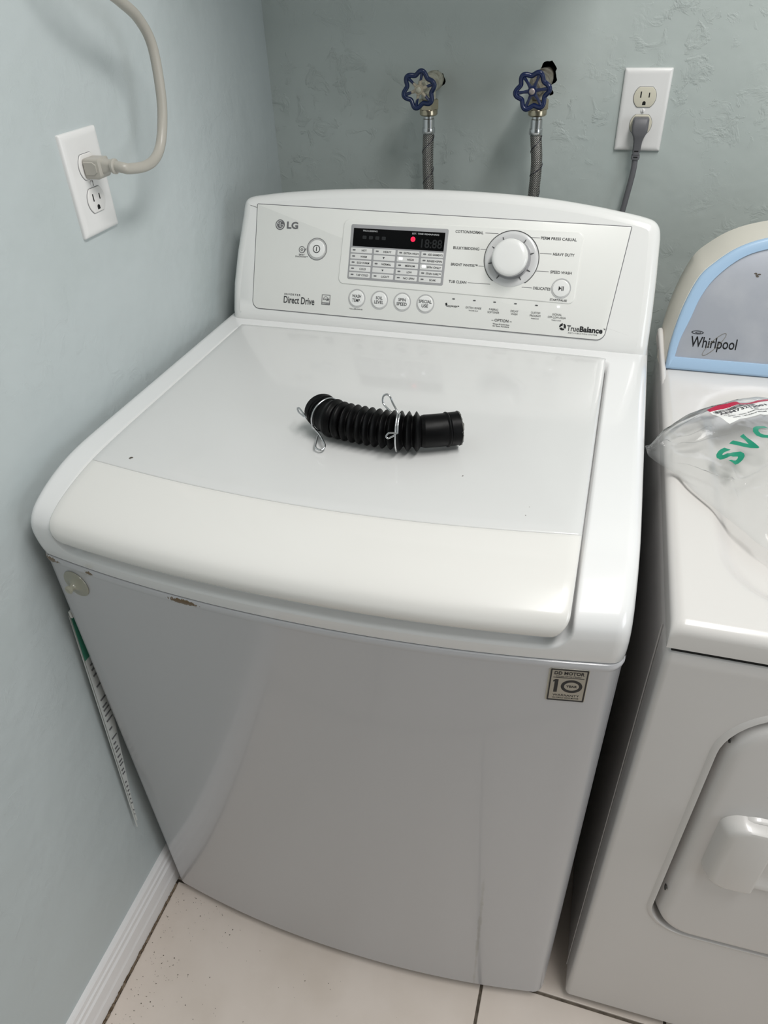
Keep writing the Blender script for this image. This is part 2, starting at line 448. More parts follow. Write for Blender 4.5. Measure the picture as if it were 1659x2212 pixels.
# grime on the tiles (own object coordinates differ per tile, so a scatter of real specks)
def baseboard(name, a, b, outn):
    prof = [(0, 0), (.0135, 0), (.0140, .030), (.0122, .035), (.0122, .038), (.0132, .040), (.0128, .062), (.0100, .066), (.0096, .070),
            (.0112, .072), (.0112, .078), (.0088, .081), (.0080, .090), (.0050, .0945), (0, .0955)]
    A, B, N = Vector(a), Vector(b), Vector(outn)
    return tag(make(name, loft([[P + N * d + Vector((0, 0, z)) for d, z in prof] for P in (A, B)]), trim_m, sharp=20), kind='structure')
baseboard('baseboard_left', (XL, -4.5, .002), (XL, YW, .002), (1, 0, 0))
baseboard('baseboard_back', (XL + .0145, YW, .002), (2.4, YW, .002), (0, -1, 0))
def specks(name, m, pts, parent=None, kind='stuff'):
    G = [([Vector((x + r * sx * random.uniform(.5, 1.1), y + r * random.uniform(.5, 1.1) * sy, z)) for sx, sy in ((1, .2), (.3, 1), (-.8, .6), (-.9, -.5), (.2, -1))], [(0, 1, 2, 3, 4)]) for x, y, z, r in pts]
    o = make(name, join(*G), m, parent, fix=False); tag(o, kind=kind); return o
pts = []
for i in range(170):
    x = 0.0 + abs(random.gauss(0, .07)); y = -0.01 - random.random() ** 1.3 * .30
    if x > .5 or y < -.32: continue
    pts.append((x, y - .06 * x, .0006, random.choice((.0005, .0006, .0008, .0012))))
for i in range(46): pts.append((random.uniform(.1, .58), random.uniform(-.28, -.06), .0006, random.choice((.0005, .0007, .001))))
o = specks('floor_grit', dirt_m, pts); tag(o, 'dark grit scattered on the beige tile in front of the washer', 'grit')
G = []
for i in range(60):
    y = -.29 + .29 * i / 60; G.append(box(XL + .0135, y, .0005, XL + .0145 + random.uniform(.0008, .0035), y + .0052, .0022))
tag(make('floor_grime_line', join(*G), mat('brown grime', '8a7a68', .95, var=(120, '5c4c3b', .4, .7)), floor), kind='stuff')

# ------------------------------------------------------------------ top loading washer
washer = empty('washing_machine', (0.343, 0.33, 0), 'white top-loading washing machine with grey display and dial, standing in the corner', 'washer')
X0, X1 = -0.004, 0.690
XC, HW = (X0 + X1) / 2, (X1 - X0) / 2
def bow(x): return -0.0325 * (1 - min(1, abs((x - XC) / HW)) ** 2.1)
# cabinet
def cab_outline(ins, ybk=0.665, rc=0.018):
    x0, x1 = X0 + ins, X1 - ins
    out = [(x0, ybk), (x0, 0.05)]
    for i in range(6):
        t = math.pi / 2 * i / 5; out.append((x0 + rc * (1 - math.cos(t)) * .9, ins + rc * (1 - math.sin(t)) - .0012 + bow(x0 + rc * (1 - math.cos(t)))))
    for i in range(1, 40):
        x = x0 + rc + (x1 - x0 - 2 * rc) * i / 40; out.append((x, ins - .0012 + bow(x)))
    for i in range(6):
        t = math.pi / 2 * (5 - i) / 5; out.append((x1 - rc * (1 - math.cos(t)) * .9, ins + rc * (1 - math.sin(t)) - .0012 + bow(x1 - rc * (1 - math.cos(t)))))
    return out + [(x1, 0.05), (x1, ybk)]
rings = []
for ins, z in ((.004, .0248), (.0012, .0262), (.0012, .834), (.0002, .8370), (-.0006, .8400), (-.0006, .8430), (.0002, .8455), (.002, .8466), (.010, .8470)):
    rings.append([Vector((x, y, z)) for x, y in cab_outline(ins)])
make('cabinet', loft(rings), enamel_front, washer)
make('base', loft([[Vector((x, y, z)) for x, y in cab_outline(.060)] for z in (.008, .030)]), dark_base, washer)
for fx in (.05, .636):
    for fy in (.06, .60):
        make('foot', lathe([(.018, 0), (.02, .004), (.012, .010), (.012, .03)], Frame((fx, fy, 0), (1, 0, 0), (0, 1, 0))), dark_base, washer)

# cover (frame with a recess for the lid)
FP = [(y, z) for y, z in ((0.0, .848), (-.0030, .860), (-.0050, .874), (-.0056, .887), (-.0030, .8990), (.0050, .9090), (.018, .9170), (.042, .9260), (.074, .9335), (.110, .9372), (.16, .938))]
LP = [(.006, .8855), (-.004, .8860), (-.0105, .8895), (-.0130, .8960), (-.0118, .9050), (-.0050, .9150), (.008, .9225), (.026, .9288), (.050, .9343), (.078, .9385), (.110, .9408), (.16, .9418)]
def bw(y): return 1 - sstep(-.0, .15, y)
def resample(P, per):
    return [(v.x, v.y) for v in catmull([(y, z, 0) for y, z in P], per)]
FS = resample(FP, 9)
ys = .16
while ys < .488: ys += .010; FS.append((ys, .938))
while ys < .520: ys += .0024; FS.append((ys, .938))
FS += [(.56, .938), (.60, .938), (.66, .938)]
def arclen(P):
    s = [0]
    for i in range(1, len(P)): s.append(s[-1] + math.dist(P[i], P[i - 1]))
    return s
SF = arclen(FS)
def s_of(P, Ssum, cond):
    for i, p in enumerate(P):
        if cond(p): return Ssum[i]
LX0, LX1 = 0.043, 0.630
REC = (LX0 - .0045, LX1 + .0055)
s_front = s_of(FS, SF, lambda p: p[1] > .866); s_back = s_of(FS, SF, lambda p: p[0] > .506)
def sd_rr(x, s, x0, x1, s0, s1, r):
    cx, cs = (x0 + x1) / 2, (s0 + s1) / 2; dx = abs(x - cx) - (x1 - x0) / 2 + r; ds = abs(s - cs) - (s1 - s0) / 2 + r
    return math.hypot(max(dx, 0), max(ds, 0)) + min(max(dx, ds), 0) - r
RC = .014
cols = []      # (x, drop, yshift, skirt)
cx0, cx1 = X0 + .0008, X1 - .0008
cols.append((cx0, None, RC))
for i in range(7):
    t = math.pi / 2 * i / 6; cols.append((cx0 + RC * (1 - math.cos(t)), RC * (1 - math.sin(t)), RC * (1 - math.sin(t))))
xs = cx0 + RC
mid = []
while xs < cx1 - RC - .001:
    near = min(abs(xs - REC[0]), abs(xs - REC[1])) < .012 or xs < REC[0] + .055 or xs > REC[1] - .055
    xs += .0017 if near else .008
    if xs < cx1 - RC - .001: mid.append(xs)
cols += [(x, 0, 0) for x in mid]
for i in range(7):
    t = math.pi / 2 * (6 - i) / 6; cols.append((cx1 - RC * (1 - math.cos(t)), RC * (1 - math.sin(t)), RC * (1 - math.sin(t))))
cols.append((cx1, None, RC))
rows = []
for i, (y, z) in enumerate(FS):
    a = FS[max(i - 1, 0)]; b = FS[min(i + 1, len(FS) - 1)]
    ty, tz = b[0] - a[0], b[1] - a[1]; L = math.hypot(ty, tz); ny, nz = tz / L, -ty / L        # inward normal (y+, z-)
    row = []
    w = bw(y)
    for x, drop, ysh in cols:
        yy = y + bow(x) * w + ysh * w; zz = z
        if drop is None: zz = .848
        else: zz = max(.848, z - drop * min(1, (z - .848) / .04))
        d = 0
        if drop == 0:
            sd = sd_rr(x, SF[i], REC[0], REC[1], s_front, s_back, .030)
            d = .0125 * (1 - sstep(-.0075, .0005, sd)) - .0004
            d = max(d, 0)
        row.append(Vector((x, yy + ny * d, zz + nz * d)))
    rows.append(row)
make('top_cover', grid(rows), enamel, washer, sharp=60, fix=False)

# lid: main panel and front grip
LS = resample(LP, 7)
ys = .16
while ys < .500: ys += .0085; LS.append((min(ys, .500), .9418))
SL = arclen(LS); Send = SL[-1]
def lid_at(s):
    s = max(0, min(Send, s))
    for i in range(1, len(SL)):
        if SL[i] >= s:
            t = (s - SL[i - 1]) / max(1e-9, SL[i] - SL[i - 1])
            y = LS[i - 1][0] + (LS[i][0] - LS[i - 1][0]) * t; z = LS[i - 1][1] + (LS[i][1] - LS[i - 1][1]) * t
            L = math.dist(LS[i], LS[i - 1]); ty, tz = (LS[i][0] - LS[i - 1][0]) / L, (LS[i][1] - LS[i - 1][1]) / L
            return y, z, -tz, ty       # outward normal
    return (*LS[-1], 0, 1)
def lid_pt(x, s, drop):
    y, z, ny, nz = lid_at(s); w = bw(y)
    return Vector((x, y + bow(x) * w - drop * ny * .6, z - drop * max(nz, .25) + .0016 * (1 - ((x - .3365) / .2935) ** 2)))
S0F = s_of(LS, SL, lambda p: p[1] > .8885)
def seam_s(x):
    u = (x - .3365) / .2935; yq = .084 - .012 * (1 - u * u)
    for i, p in enumerate(LS):
        if p[0] >= yq and SL[i] > .05: 
            t = (yq - LS[i - 1][0]) / (p[0] - LS[i - 1][0]); return SL[i - 1] + (SL[i] - SL[i - 1]) * t
EDGE = [(0, .012), (0, .005), (.0006, .0026), (.0018, .0010), (.0038, .0002)]
def lid_cols():
    c = [(LX0 + i, d, 0) for i, d in EDGE] + [(LX0 + .0038 + (LX1 - LX0 - .0076) * k / 70, 0, 0) for k in range(1, 70)] + [(LX1 - i, d, 0) for i, d in EDGE[::-1]]
    return c
LC = lid_cols()
def corner_inset(s, r=.040):
    ds = max(0, r - max(0, s - S0F * .5)); return r - math.sqrt(max(0, r * r - ds * ds))
def lid_rows(fs):
    out = []
    for f, dr in fs:
        row = []
        for x, d, _ in LC:
            s = f(x); ci = corner_inset(s); u = (x - LX0) / (LX1 - LX0); xx = LX0 + ci + u * (LX1 - LX0 - 2 * ci)
            row.append(lid_pt(xx, s, max(d, dr)))
        out.append(row)
    return out
NG = 56
grip_rows = [((lambda x, k=k: (seam_s(x) - .00006) * k / NG), 0) for k in range(NG - 0)] + [((lambda x: seam_s(x) - .0016), 0), ((lambda x: seam_s(x) - .0008), .0004), ((lambda x: seam_s(x) - .00006), .0012)]
grip_rows = [g for i, g in enumerate(grip_rows) if i != NG - 1]
main_rows = [((lambda x: seam_s(x) + .00006), .0012), ((lambda x: seam_s(x) + .0006), .0004), ((lambda x: seam_s(x) + .0014), 0)] + \
            [((lambda x, k=k: seam_s(x) + .0014 + (Send - .0044 - seam_s(x)) * k / 40), 0) for k in range(1, 41)] + \
            [((lambda x: Send - .0018), .0008), ((lambda x: Send - .0006), .0024), ((lambda x: Send), .006), ((lambda x: Send), .012)]
lid = make('lid', grid(lid_rows(main_rows)), lid_m, washer, sharp=50, fix=False)
make('lid_grip', grid(lid_rows(grip_rows)), grip_m, lid, sharp=50, fix=False, label='warm white front grip of the lid')
LZ = .9436
specks('dirt_speck', dirt_m, [(.0925, .0915, .9412, .0022), (.094, .0925, .9412, .0013), (.4915, .148, .9434, .0010), (.41, .31, LZ - .0005, .0006), (.20, .20, LZ - .0006, .0006), (.57, .095, .9412, .0007), (.572, .11, .9415, .0006), (.575, .13, .9416, .0007)], lid)

# console housing
CE = Vector((0, .4379, .8990)); CF = Frame((0, .5206, .938), (1, 0, 0), CE)
arch = [(.0205, .1700), (.0222, .186), (.0265, .1945), (.036, .1995), (.0527, .2025), (.10, .2090), (.18, .2160), (.26, .2198), (.343, .2212), (.43, .2200), (.51, .2155), (.58, .2075), (.63, .1995), (.655, .1945), (.668, .1895), (.6755, .1800), (.6785, .166)]
out = [(.0125, -.006), (.6865, -.006), (.6850, .06), (.6825, .11)] + [tuple(p[:2]) for p in catmull([(u, v, 0) for u, v in arch[::-1]], 4)] + [(.0135, .11), (.0105, .06)]
def denser(pts, step):
    o = []
    for i, p in enumerate(pts):
        q = pts[(i + 1) % len(pts)]; n = max(1, int(math.dist(p, q) / step))
        o += [(p[0] + (q[0] - p[0]) * k / n, p[1] + (q[1] - p[1]) * k / n) for k in range(n)]
    return o
out = denser(out, .02)
BV = .017
rings = []
back = []
for u, v in out:
    p = CF(u, v, -BV); back.append(Vector((min(max(p.x, .016), .676), .668, p.z - .028 * sstep(1.02, 1.10, p.z))))
rings.append(back)
rings.append([CF(u, v, -BV - .004) for p, (u, v) in zip([CF(u, v, -BV) for u, v in out], out)])
for i in range(8):
    t = math.pi / 2 * i / 7
    rings.append([CF(u, v, -BV + BV * math.sin(t) - 9 * max(0, .026 - v) ** 2) for u, v in inset(out, BV * (1 - math.cos(t)))])
for lv in (.013, .016, .020, .026):
    rings.append([CF(u, max(v, lv), -9 * max(0, .026 - max(v, lv)) ** 2) for u, v in inset(out, BV)])
make('console_housing', loft(rings), console_m, washer, sharp=50)

# control panel film and everything on it
pq = [(.0528, .0222), (.6215, .0187), (.6360, .1780), (.0515, .1850)]
P0 = roundpoly(pq, [.012, .012, .001, .001], 6)
panel = make('control_panel', prism(P0, -.002, .0011, .0005, CF, 2), panel_m, washer)
make('panel_gap', ring(inset(P0, -.0011), inset(P0, .0003), -.001, .00035, CF), grey_line, washer)
pf = roundpoly([(.2005, .0712), (.5722, .0662), (.5722, .1672), (.2030, .1686)], .009, 6)
make('raised_field', prism(pf, .0006, .0026, .0015, CF, 4), panel_m, panel)
H1, H2 = .0012, .0027
make('display_frame', prism(rrect(.2160, .0790, .3722, .1618, .0025, 4), .0020, .0031, .0003, CF), frame_grey, panel)
make('display_screen', prism(rrect(.2205, .1291, .3676, .1562, .0006, 2), .0024, .0034, .0002, CF), screen_m, panel)
hs = .0036
letter(panel, 'PROCESSING', .2480, .1527, hs, CF, .0024, .0235, pale_ink)
letter(panel, 'EST. TIME REMAINING', .3370, .1525, hs, CF, .0024, .0425, pale_ink)
make('red_indicator', prism(circle(.3178, .1442, .0036, 20), .0030, .0037, .0002, CF), red_led, panel, label='lit round red indicator lamp')
make('red_indicator_mark', ring(circle(.3178, .1442, .0020, 20), circle(.3178, .1442, .0012, 20), .0036, .0039, CF), mat('red led mark', '7a0a1c', .5), panel)
letter(panel, '18:88', .3480, .1390, hs, CF, .0130, .0330, dim_seg)
for k in range(4):
    make('unlit_icon', prism(rrect(.2360 + k * .0105, .1405, .2425 + k * .0105, .1455, .001, 2), .0030, .0035, 0, CF), dim_seg, panel)
CELLS = [['HOT', 'WARM', 'ECO WARM', 'COLD', 'TAP COLD'], ['HEAVY', None, 'NORMAL', None, 'LIGHT'], ['EXTRA HIGH', 'HIGH', 'MEDIUM', 'LOW', 'NO SPIN'], ['ADD GARMENTS', 'RINSE+SPIN', 'SPIN ONLY', 'STAIN CARE\u2122', 'SOAK']]
for c in range(4):
    for r in range(5):
        u0 = .2184 + c * .0383; v0 = .1194 - .0093 * r
        make('indicator_cell', prism(rrect(u0, v0, u0 + .0350, v0 + .0074, .001, 3), .0026, .0034, .0002, CF), cell_white, panel)
        w = CELLS[c][r]
        if w is None:
            make('down_arrow', prism([(u0 + .0168, v0 + .0022), (u0 + .0186, v0 + .0050), (u0 + .0150, v0 + .0050)][::1], .0030, .0036, 0, CF), ink, panel); continue
        lit = (c, r) in ((2, 1), (3, 2))
        make('indicator_lamp', prism(rrect(u0 + .0030, v0 + .0030, u0 + (.0090 if lit else .0078), v0 + (.0064 if lit else .0050), .0008, 2), .0030, .0037, 0, CF), white_led if lit else ink_mid, panel, label='lit white indicator lamp' if lit else None)
        letter(panel, w, u0 + .0222, v0 + .0037, .0037, CF, .0030, min(.0235, .0024 * len(w) + .001), ink)
# dial
DC = (.4720, .1240)
make('dial_outline', ring([(DC[0] + .0412 * math.cos(t), DC[1] + .0412 * math.sin(t)) for t in [R(-52 + 284 * i / 70) for i in range(71)]],
                          [(DC[0] + .0402 * math.cos(t), DC[1] + .0402 * math.sin(t)) for t in [R(-52 + 284 * i / 70) for i in range(71)]], .0022, .0031, CF), ink, panel)
dial = make('dial_ring', lathe([(.0398, .002), (.0398, .0030), (.0385, .0042), (.0345, .0046), (.0300, .0030), (.0280, .0026)], CF.at(*DC), 64), silver, washer)
for a in (-58, -28, 18, 57, 118, 152, 194, 238):
    t = R(a); f = CF.at(DC[0] + .0315 * math.cos(t), DC[1] + .0315 * math.sin(t), 0, t)
    make('dial_tick', prism(rrect(-.0028, -.0005, .0028, .0005, .0002, 2), .0030, .0048, 0, f), ink, dial)
make('knob_shadow_ring', lathe([(.0290, .0028), (.0290, .0036), (.0265, .0036)], CF.at(*DC), 48), frame_grey, dial)
make('dial_knob', lathe([(.0264, .0215), (.0262, .0240), (.0252, .0262), (.0232, .0276), (.0180, .0282), (.0090, .0286), (.0005, .0287)], CF.at(*DC), 56), console_m, dial)
make('knob_skirt', lathe([(.0258, .0010), (.0262, .0060), (.0272, .0200), (.0266, .0218), (.0240, .0220)], CF.at(*DC), 56), knob_side, dial)
TL = [('COTTON/NORMAL', .4043, .1592, .0427, .4285, .4480), ('BULKY/BEDDING', .4022, .1357, .0400, .4240, .4325), ('BRIGHT WHITES\u2122', .4020, .1115, .0410, .4240, .4322), ('TUB CLEAN', .3946, .0862, .0276, .4105, .4450),
      ('PERM PRESS CASUAL', .5373, .1563, .0515, .5100, .4960), ('HEAVY DUTY', .5475, .1348, .0308, .5300, .5128), ('SPEED WASH', .5472, .1097, .0309, .5295, .5105), ('DELICATES', .5226, .0852, .0253, .5080, .4930)]
for s, u, v, w, a, b in TL:
    letter(panel, s, u, v, .0029, CF, .0040, w, ink)
    lo, hi = min(a, b), max(a, b)
    make('pointer_line', prism([(lo, v - .0003), (hi, v - .0003), (hi, v + .0003), (lo, v + .0003)], .0024, .0029, 0, CF), ink_mid, panel)
# buttons
def button(u, v, r, lines, name, size, base):
    make('button_ring', ring(circle(u, v, r + .0022, 40), circle(u, v, r + .0009, 40), base - .0006, base + .0004, CF), ring_grey, panel)
    b = make(name, prism(circle(u, v, r, 40), base - .0006, base + .0016, .0012, CF, 4), console_m, panel)
    n = len(lines)
    for i, (s, w) in enumerate(lines):
        make('lettering', text(s, u, v + (n - 1) * size * .68 - i * size * 1.36, base + .0019, CF, size, w), ink, panel, fix=False)
    return b
button(.1600, .1212, .0136, [], 'power_button', .005, H1)
make('button_ring', ring(circle(.1600, .1212, .0172, 40), circle(.1600, .1212, .0164, 40), .0006, .0015, CF), ink_mid, panel)
pw = .1600, .1212
make('power_symbol', ring(circle(*pw, .0062, 28), circle(*pw, .0050, 28), .0024, .0031, CF), ink, panel)
make('power_symbol', prism(rrect(pw[0] - .0006, pw[1] - .0034, pw[0] + .0006, pw[1] + .0034, .0003, 2), .0024, .0031, 0, CF), ink, panel)
for u, ls in ((.2344, [('WASH', .0150), ('TEMP.', .0140)]), (.2722, [('SOIL', .0110), ('LEVEL', .0150)]), (.3098, [('SPIN', .0120), ('SPEED', .0165)]), (.3474, [('SPECIAL', .0205), ('USE', .0105)])):
    button(u, .0502, .0122, ls, 'push_button', .0048, H1)
letter(panel, '*ALLERGIENE', .2344, .0335, H1 + .0003, CF, .0020, .0225, ink_mid)
button(.5505, .0872, .0122, [], 'start_button', .005, H2)
make('start_symbol', prism([(.5472, .0840), (.5508, .0872), (.5472, .0904)], .0040, .0047, 0, CF), black_ink, panel)
for du in (.0016, .0036):
    make('start_symbol', prism(rrect(.5497 + du, .0840, .5507 + du, .0904, .0002, 2), .0040, .0047, 0, CF), black_ink, panel)
letter(panel, 'START/PAUSE', .5490, .0705, H2 + .0003, CF, .0030, .0250, ink)
for i, (u, ls, sub) in enumerate([(.3912, ['COLDWASH\u2122'], None), (.4238, ['EXTRA RINSE'], '*WATER PLUS'), (.4550, ['FABRIC', 'SOFTENER'], None), (.4867, ['DELAY', 'WASH'], None), (.5182, ['CUSTOM', 'PROGRAM'], '*PGM SAVE'), (.5502, ['SIGNAL', 'OFF-LOW-HIGH'], '*CHILD LOCK')]):
    if i < 5: make('option_lamp', prism(rrect(u - .0020, .0600, u + .0020, .0616, .0006, 2), .0008, .0016, 0, CF), ink, panel)
    else: make('option_lamp', prism(rrect(u - .0018, .0600, u + .0018, .0620, .0008, 2), .0008, .0018, 0, CF), white_led, panel, label='lit white option lamp')
    for k, s in enumerate(ls):
        letter(panel, s, u, .0498 - .0042 * k, H1 + .0003, CF, .0030, .00205 * len(s) + .0015, black_ink if i == 0 else ink, bold=.02 if i == 0 else 0)
    if sub: letter(panel, sub, u, .0498 - .0042 * len(ls), H1 + .0003, CF, .0019, .0013 * len(sub), ink_mid)
make('coldwash_mark', prism([(.3790, .0535), (.3800, .0500), (.3825, .0510), (.3815, .0545)], .0009, .0015, 0, CF), black_ink, panel)
letter(panel, '\u2013 OPTION \u2013', .4690, .0345, H1 + .0003, CF, .0042, .0310, ink)
letter(panel, '*Press & Hold 3sec.', .4690, .0290, H1 + .0003, CF, .0022, .0260, ink)
letter(panel, 'for Extra Functions', .4690, .0260, H1 + .0003, CF, .0022, .0250, ink)
# printed marks
LGC = (.0935, .1552)
make('round_emblem', prism(circle(*LGC, .0080, 40), .0009, .0015, 0, CF), ink_mid, panel)
arc = lambda r, a0, a1, n=30: [(LGC[0] + r * math.cos(R(a0 + (a1 - a0) * i / n)), LGC[1] + r * math.sin(R(a0 + (a1 - a0) * i / n))) for i in range(n + 1)]
o_, i_ = arc(.0064, 60, 360), arc(.0055, 60, 360)
make('round_emblem_mark', prism(o_ + i_[::-1], .0014, .0018, 0, CF), cell_white, panel)
make('round_emblem_mark', prism([(LGC[0] - .0006, LGC[1] - .0028), (LGC[0] + .0024, LGC[1] - .0028), (LGC[0] + .0024, LGC[1] - .0019), (LGC[0] + .0005, LGC[1] - .0019), (LGC[0] + .0005, LGC[1] + .0038), (LGC[0] - .0006, LGC[1] + .0038)], .0014, .0018, 0, CF), cell_white, panel)
make('round_emblem_mark', prism(circle(LGC[0] - .0032, LGC[1] + .0022, .0009, 12), .0014, .0018, 0, CF), cell_white, panel)
make('round_emblem_mark', prism([(LGC[0] + .0024, LGC[1] - .0004), (LGC[0] + .0063, LGC[1] - .0004), (LGC[0] + .0063, LGC[1] + .0005), (LGC[0] + .0024, LGC[1] + .0005)], .0014, .0018, 0, CF), cell_white, panel)
letter(panel, 'LG', .1152, .1552, H1 + .0003, CF, .0110, .0195, ink_mid, bold=.035)
letter(panel, 'INVERTER', .1232, .0480, H1 + .0003, CF, .0030, .0285, ink, spacing=1.4)
letter(panel, 'Direct Drive', .1354, .0395, H1 + .0003, CF, .0112, .0540, ink)
es = (.1748, .0362, .1892, .0520)
make('star_label', ring([(es[0], es[1]), (es[2], es[1]), (es[2], es[3]), (es[0], es[3])], inset([(es[0], es[1]), (es[2], es[1]), (es[2], es[3]), (es[0], es[3])], .0008), .0008, .0015, CF), ink_mid, panel)
make('star_label', prism([(es[0], es[1]), (es[2], es[1]), (es[2], es[1] + .0036), (es[0], es[1] + .0036)], .0008, .0016, 0, CF), ink_mid, panel)
letter(panel, 'ENERGY STAR', (es[0] + es[2]) / 2, es[1] + .0018, .0018, CF, .0017, .0120, cell_white)
ar = [(es[0] + .0022 + .0098 * t, es[1] + .0098 + .0034 * math.sin(math.pi * min(1, t * 1.05))) for t in [i / 14 for i in range(15)]]
make('star_label', prism([(u, v - .0007) for u, v in ar] + [(u, v) for u, v in ar[::-1]], .0008, .0015, 0, CF), ink_mid, panel)
letter(panel, 'energy', es[0] + .0062, es[1] + .0080, .0014, CF, .0034, .0090, ink_mid, slant=.3)
st = [(es[2] - .0038 + (.0030 if k % 2 == 0 else .0013) * math.cos(R(90 + 36 * k)), es[1] + .0085 + (.0030 if k % 2 == 0 else .0013) * math.sin(R(90 + 36 * k))) for k in range(10)]
make('star_label', prism(st, .0008, .0016, 0, CF), ink_mid, panel)
sm = (.1342, .1190)
make('diagnosis_mark', ring(circle(*sm, .0052, 24), circle(*sm, .0043, 24), .0008, .0015, CF), ink_mid, panel)
make('diagnosis_mark', ring([(sm[0] + .0026, sm[1]), (sm[0], sm[1] + .0026), (sm[0] - .0026, sm[1]), (sm[0], sm[1] - .0026)], [(sm[0] + .0015, sm[1]), (sm[0], sm[1] + .0015), (sm[0] - .0015, sm[1]), (sm[0], sm[1] - .0015)], .0008, .0015, CF), ink_mid, panel)
make('diagnosis_mark', prism([(sm[0] + .0030, sm[1] - .0048), (sm[0] + .0046, sm[1] - .0036), (sm[0] + .0078, sm[1] + .0018), (sm[0] + .0064, sm[1] + .0024)], .0008, .0015, 0, CF), ink_mid, panel)
letter(panel, 'SMART', .1345, .1112, H1 + .0003, CF, .0024, .0100, ink_mid)
letter(panel, 'DIAGNOSIS\u2122', .1345, .1082, H1 + .0003, CF, .0024, .0215, ink_mid)
tb = (.5606, .0330)
for k in range(3):
    a0 = 90 + 120 * k
    o_ = [(tb[0] + .0050 * math.cos(R(a0 + 95 * i / 10)), tb[1] + .0050 * math.sin(R(a0 + 95 * i / 10))) for i in range(11)]
    i_ = [(tb[0] + (.0012 + .0022 * i / 10) * math.cos(R(a0 + 20 + 95 * i / 10)), tb[1] + (.0012 + .0022 * i / 10) * math.sin(R(a0 + 20 + 95 * i / 10))) for i in range(11)]
    make('swirl_mark', prism(o_ + i_[::-1], .0008, .0015, 0, CF), black_ink, panel)
letter(panel, 'True', .5672, .0318, H1 + .0003, CF, .0082, .0178, ink, align='L')
letter(panel, 'Balance', .5858, .0318, H1 + .0003, CF, .0082, .0330, black_ink, align='L', bold=.035)
letter(panel, '\u2122', .6196, .0345, H1 + .0003, CF, .0018, .0026, ink, align='L')
letter(panel, 'ANTI-VIBRATION SYSTEM', .5905, .0252, H1 + .0003, CF, .0019, .0420, ink_mid, spacing=1.3)

# badge on the front panel (curved front: local frame tangent to the bow)
def front_frame(x, z):
    d = .002; t = Vector((2 * d, bow(x + d) - bow(x - d), 0)).normalized()
    return Frame((x, 0 + bow(x), z), t, (0, 0, 1))
bf = front_frame(.6385, .8115)
badge = make('warranty_badge', prism(rrect(-.0195, -.0250, .0195, .0250, .0015, 3), -.001, .0012, .0004, bf), badge_m, washer)
make('badge_border', ring(rrect(-.0188, -.0243, .0188, .0243, .0010, 3), rrect(-.0174, -.0229, .0174, .0229, .0006, 3), .0008, .0015, bf), black_ink, badge)
for s, v, hgt, w, b in (('DD MOTOR', .0185, .0048, .0300, .03), ('Direct Drive Motor', .0138, .0022, .0250, 0), ('WARRANTY', -.0158, .0030, .0270, .0), ('ON DIRECT DRIVE MOTOR', -.0198, .0018, .0270, .01)):
    make('lettering', text(s, 0, v, .0014, bf, hgt, w, bold=b), black_ink, badge, fix=False)
make('badge_rule', prism([(-.0155, .0112), (.0155, .0112), (.0155, .0118), (-.0155, .0118)], .0008, .0014, 0, bf), black_ink, badge)
make('badge_figure', prism([(-.0098, -.0110), (-.0098, .0086), (-.0128, .0086), (-.0150, .0066), (-.0150, .0048), (-.0134, .0054), (-.0134, -.0110)][::-1], .0008, .0014, 0, bf), black_ink, badge)
make('badge_figure', ring(circle(.0042, -.0012, .0098, 40, .0108), circle(.0042, -.0012, .0066, 40, .0076), .0008, .0014, bf), black_ink, badge)
make('lettering', text('YEAR', .0042, -.0012, .0014, bf, .0032, .0112, bold=.03), black_ink, badge, fix=False)
make('badge_plate', prism(rrect(-.0205, -.0255, .0200, .0252, .0015, 3), -.0015, .0004, .0003, bf), mat('badge edge', 'c9c6ba', .4, metal=.4), badge)

# suction cup on the front
sf = front_frame(.0430, .8115)
cupm = mat('cloudy rubber cup', 'cfcdbb', .35, coat=.3)
cupm.node_tree.nodes['Principled BSDF'].inputs['Transmission Weight'].default_value = 0.55
cup = empty('suction_cup', sf(0, 0, 0), 'small cloudy clear suction cup stuck to the front of the washer', 'suction cup')
make('cup', lathe([(.0195, .0004), (.0192, .0014), (.0150, .0022), (.0090, .0034), (.0052, .0060), (.0046, .0080), (.0004, .0080)], sf, 36), cupm, cup)
make('nub', lathe([(.0044, .0078), (.0034, .0096), (.0052, .0116), (.0056, .0136), (.0040, .0150), (.0004, .0152)], sf, 20), cupm, cup)

# folded sheet taped between the washer and the wall
sheet = empty('paper_sheet', (-.014, .01, .25), 'narrow printed paper sheet with green head hanging between washer and wall', 'paper')
def sheet_geo(za, zb, x_of, y_of, w_of, n=24):
    fr_, bk_ = [], []
    for i in range(n + 1):
        z = za + (zb - za) * i / n
        fr_.append(Vector((x_of(z), y_of(z), z))); bk_.append(Vector((x_of(z) + .0010, y_of(z) + w_of(z), z)))
    off = Vector((.0004, 0, 0))
    return loft([[a, b, b + off, a + off] for a, b in zip(fr_, bk_)])
tt = lambda z: (.725 - z) / .475
sx = lambda z: -.0085 - .0070 * max(0, tt(z))
sy = lambda z: .0085 - .031 * tt(z)
wd_ = lambda z: .0325 - .017 * sstep(.10, .62, tt(z)) - .0135 * sstep(.5, .98, tt(z))
make('sheet', sheet_geo(.262, .640, sx, sy, lambda z: wd_(z)), paper_m, sheet, sharp=70)
make('green_head', sheet_geo(.640, .728, sx, sy, lambda z: wd_(z)), paper_green, sheet, sharp=70, label='green printed head of the sheet')
make('back_leaf', sheet_geo(.245, .725, lambda z: sx(z) - .0022, lambda z: sy(z) - .0012, lambda z: wd_(z) * .8), paper_m, sheet, sharp=70)
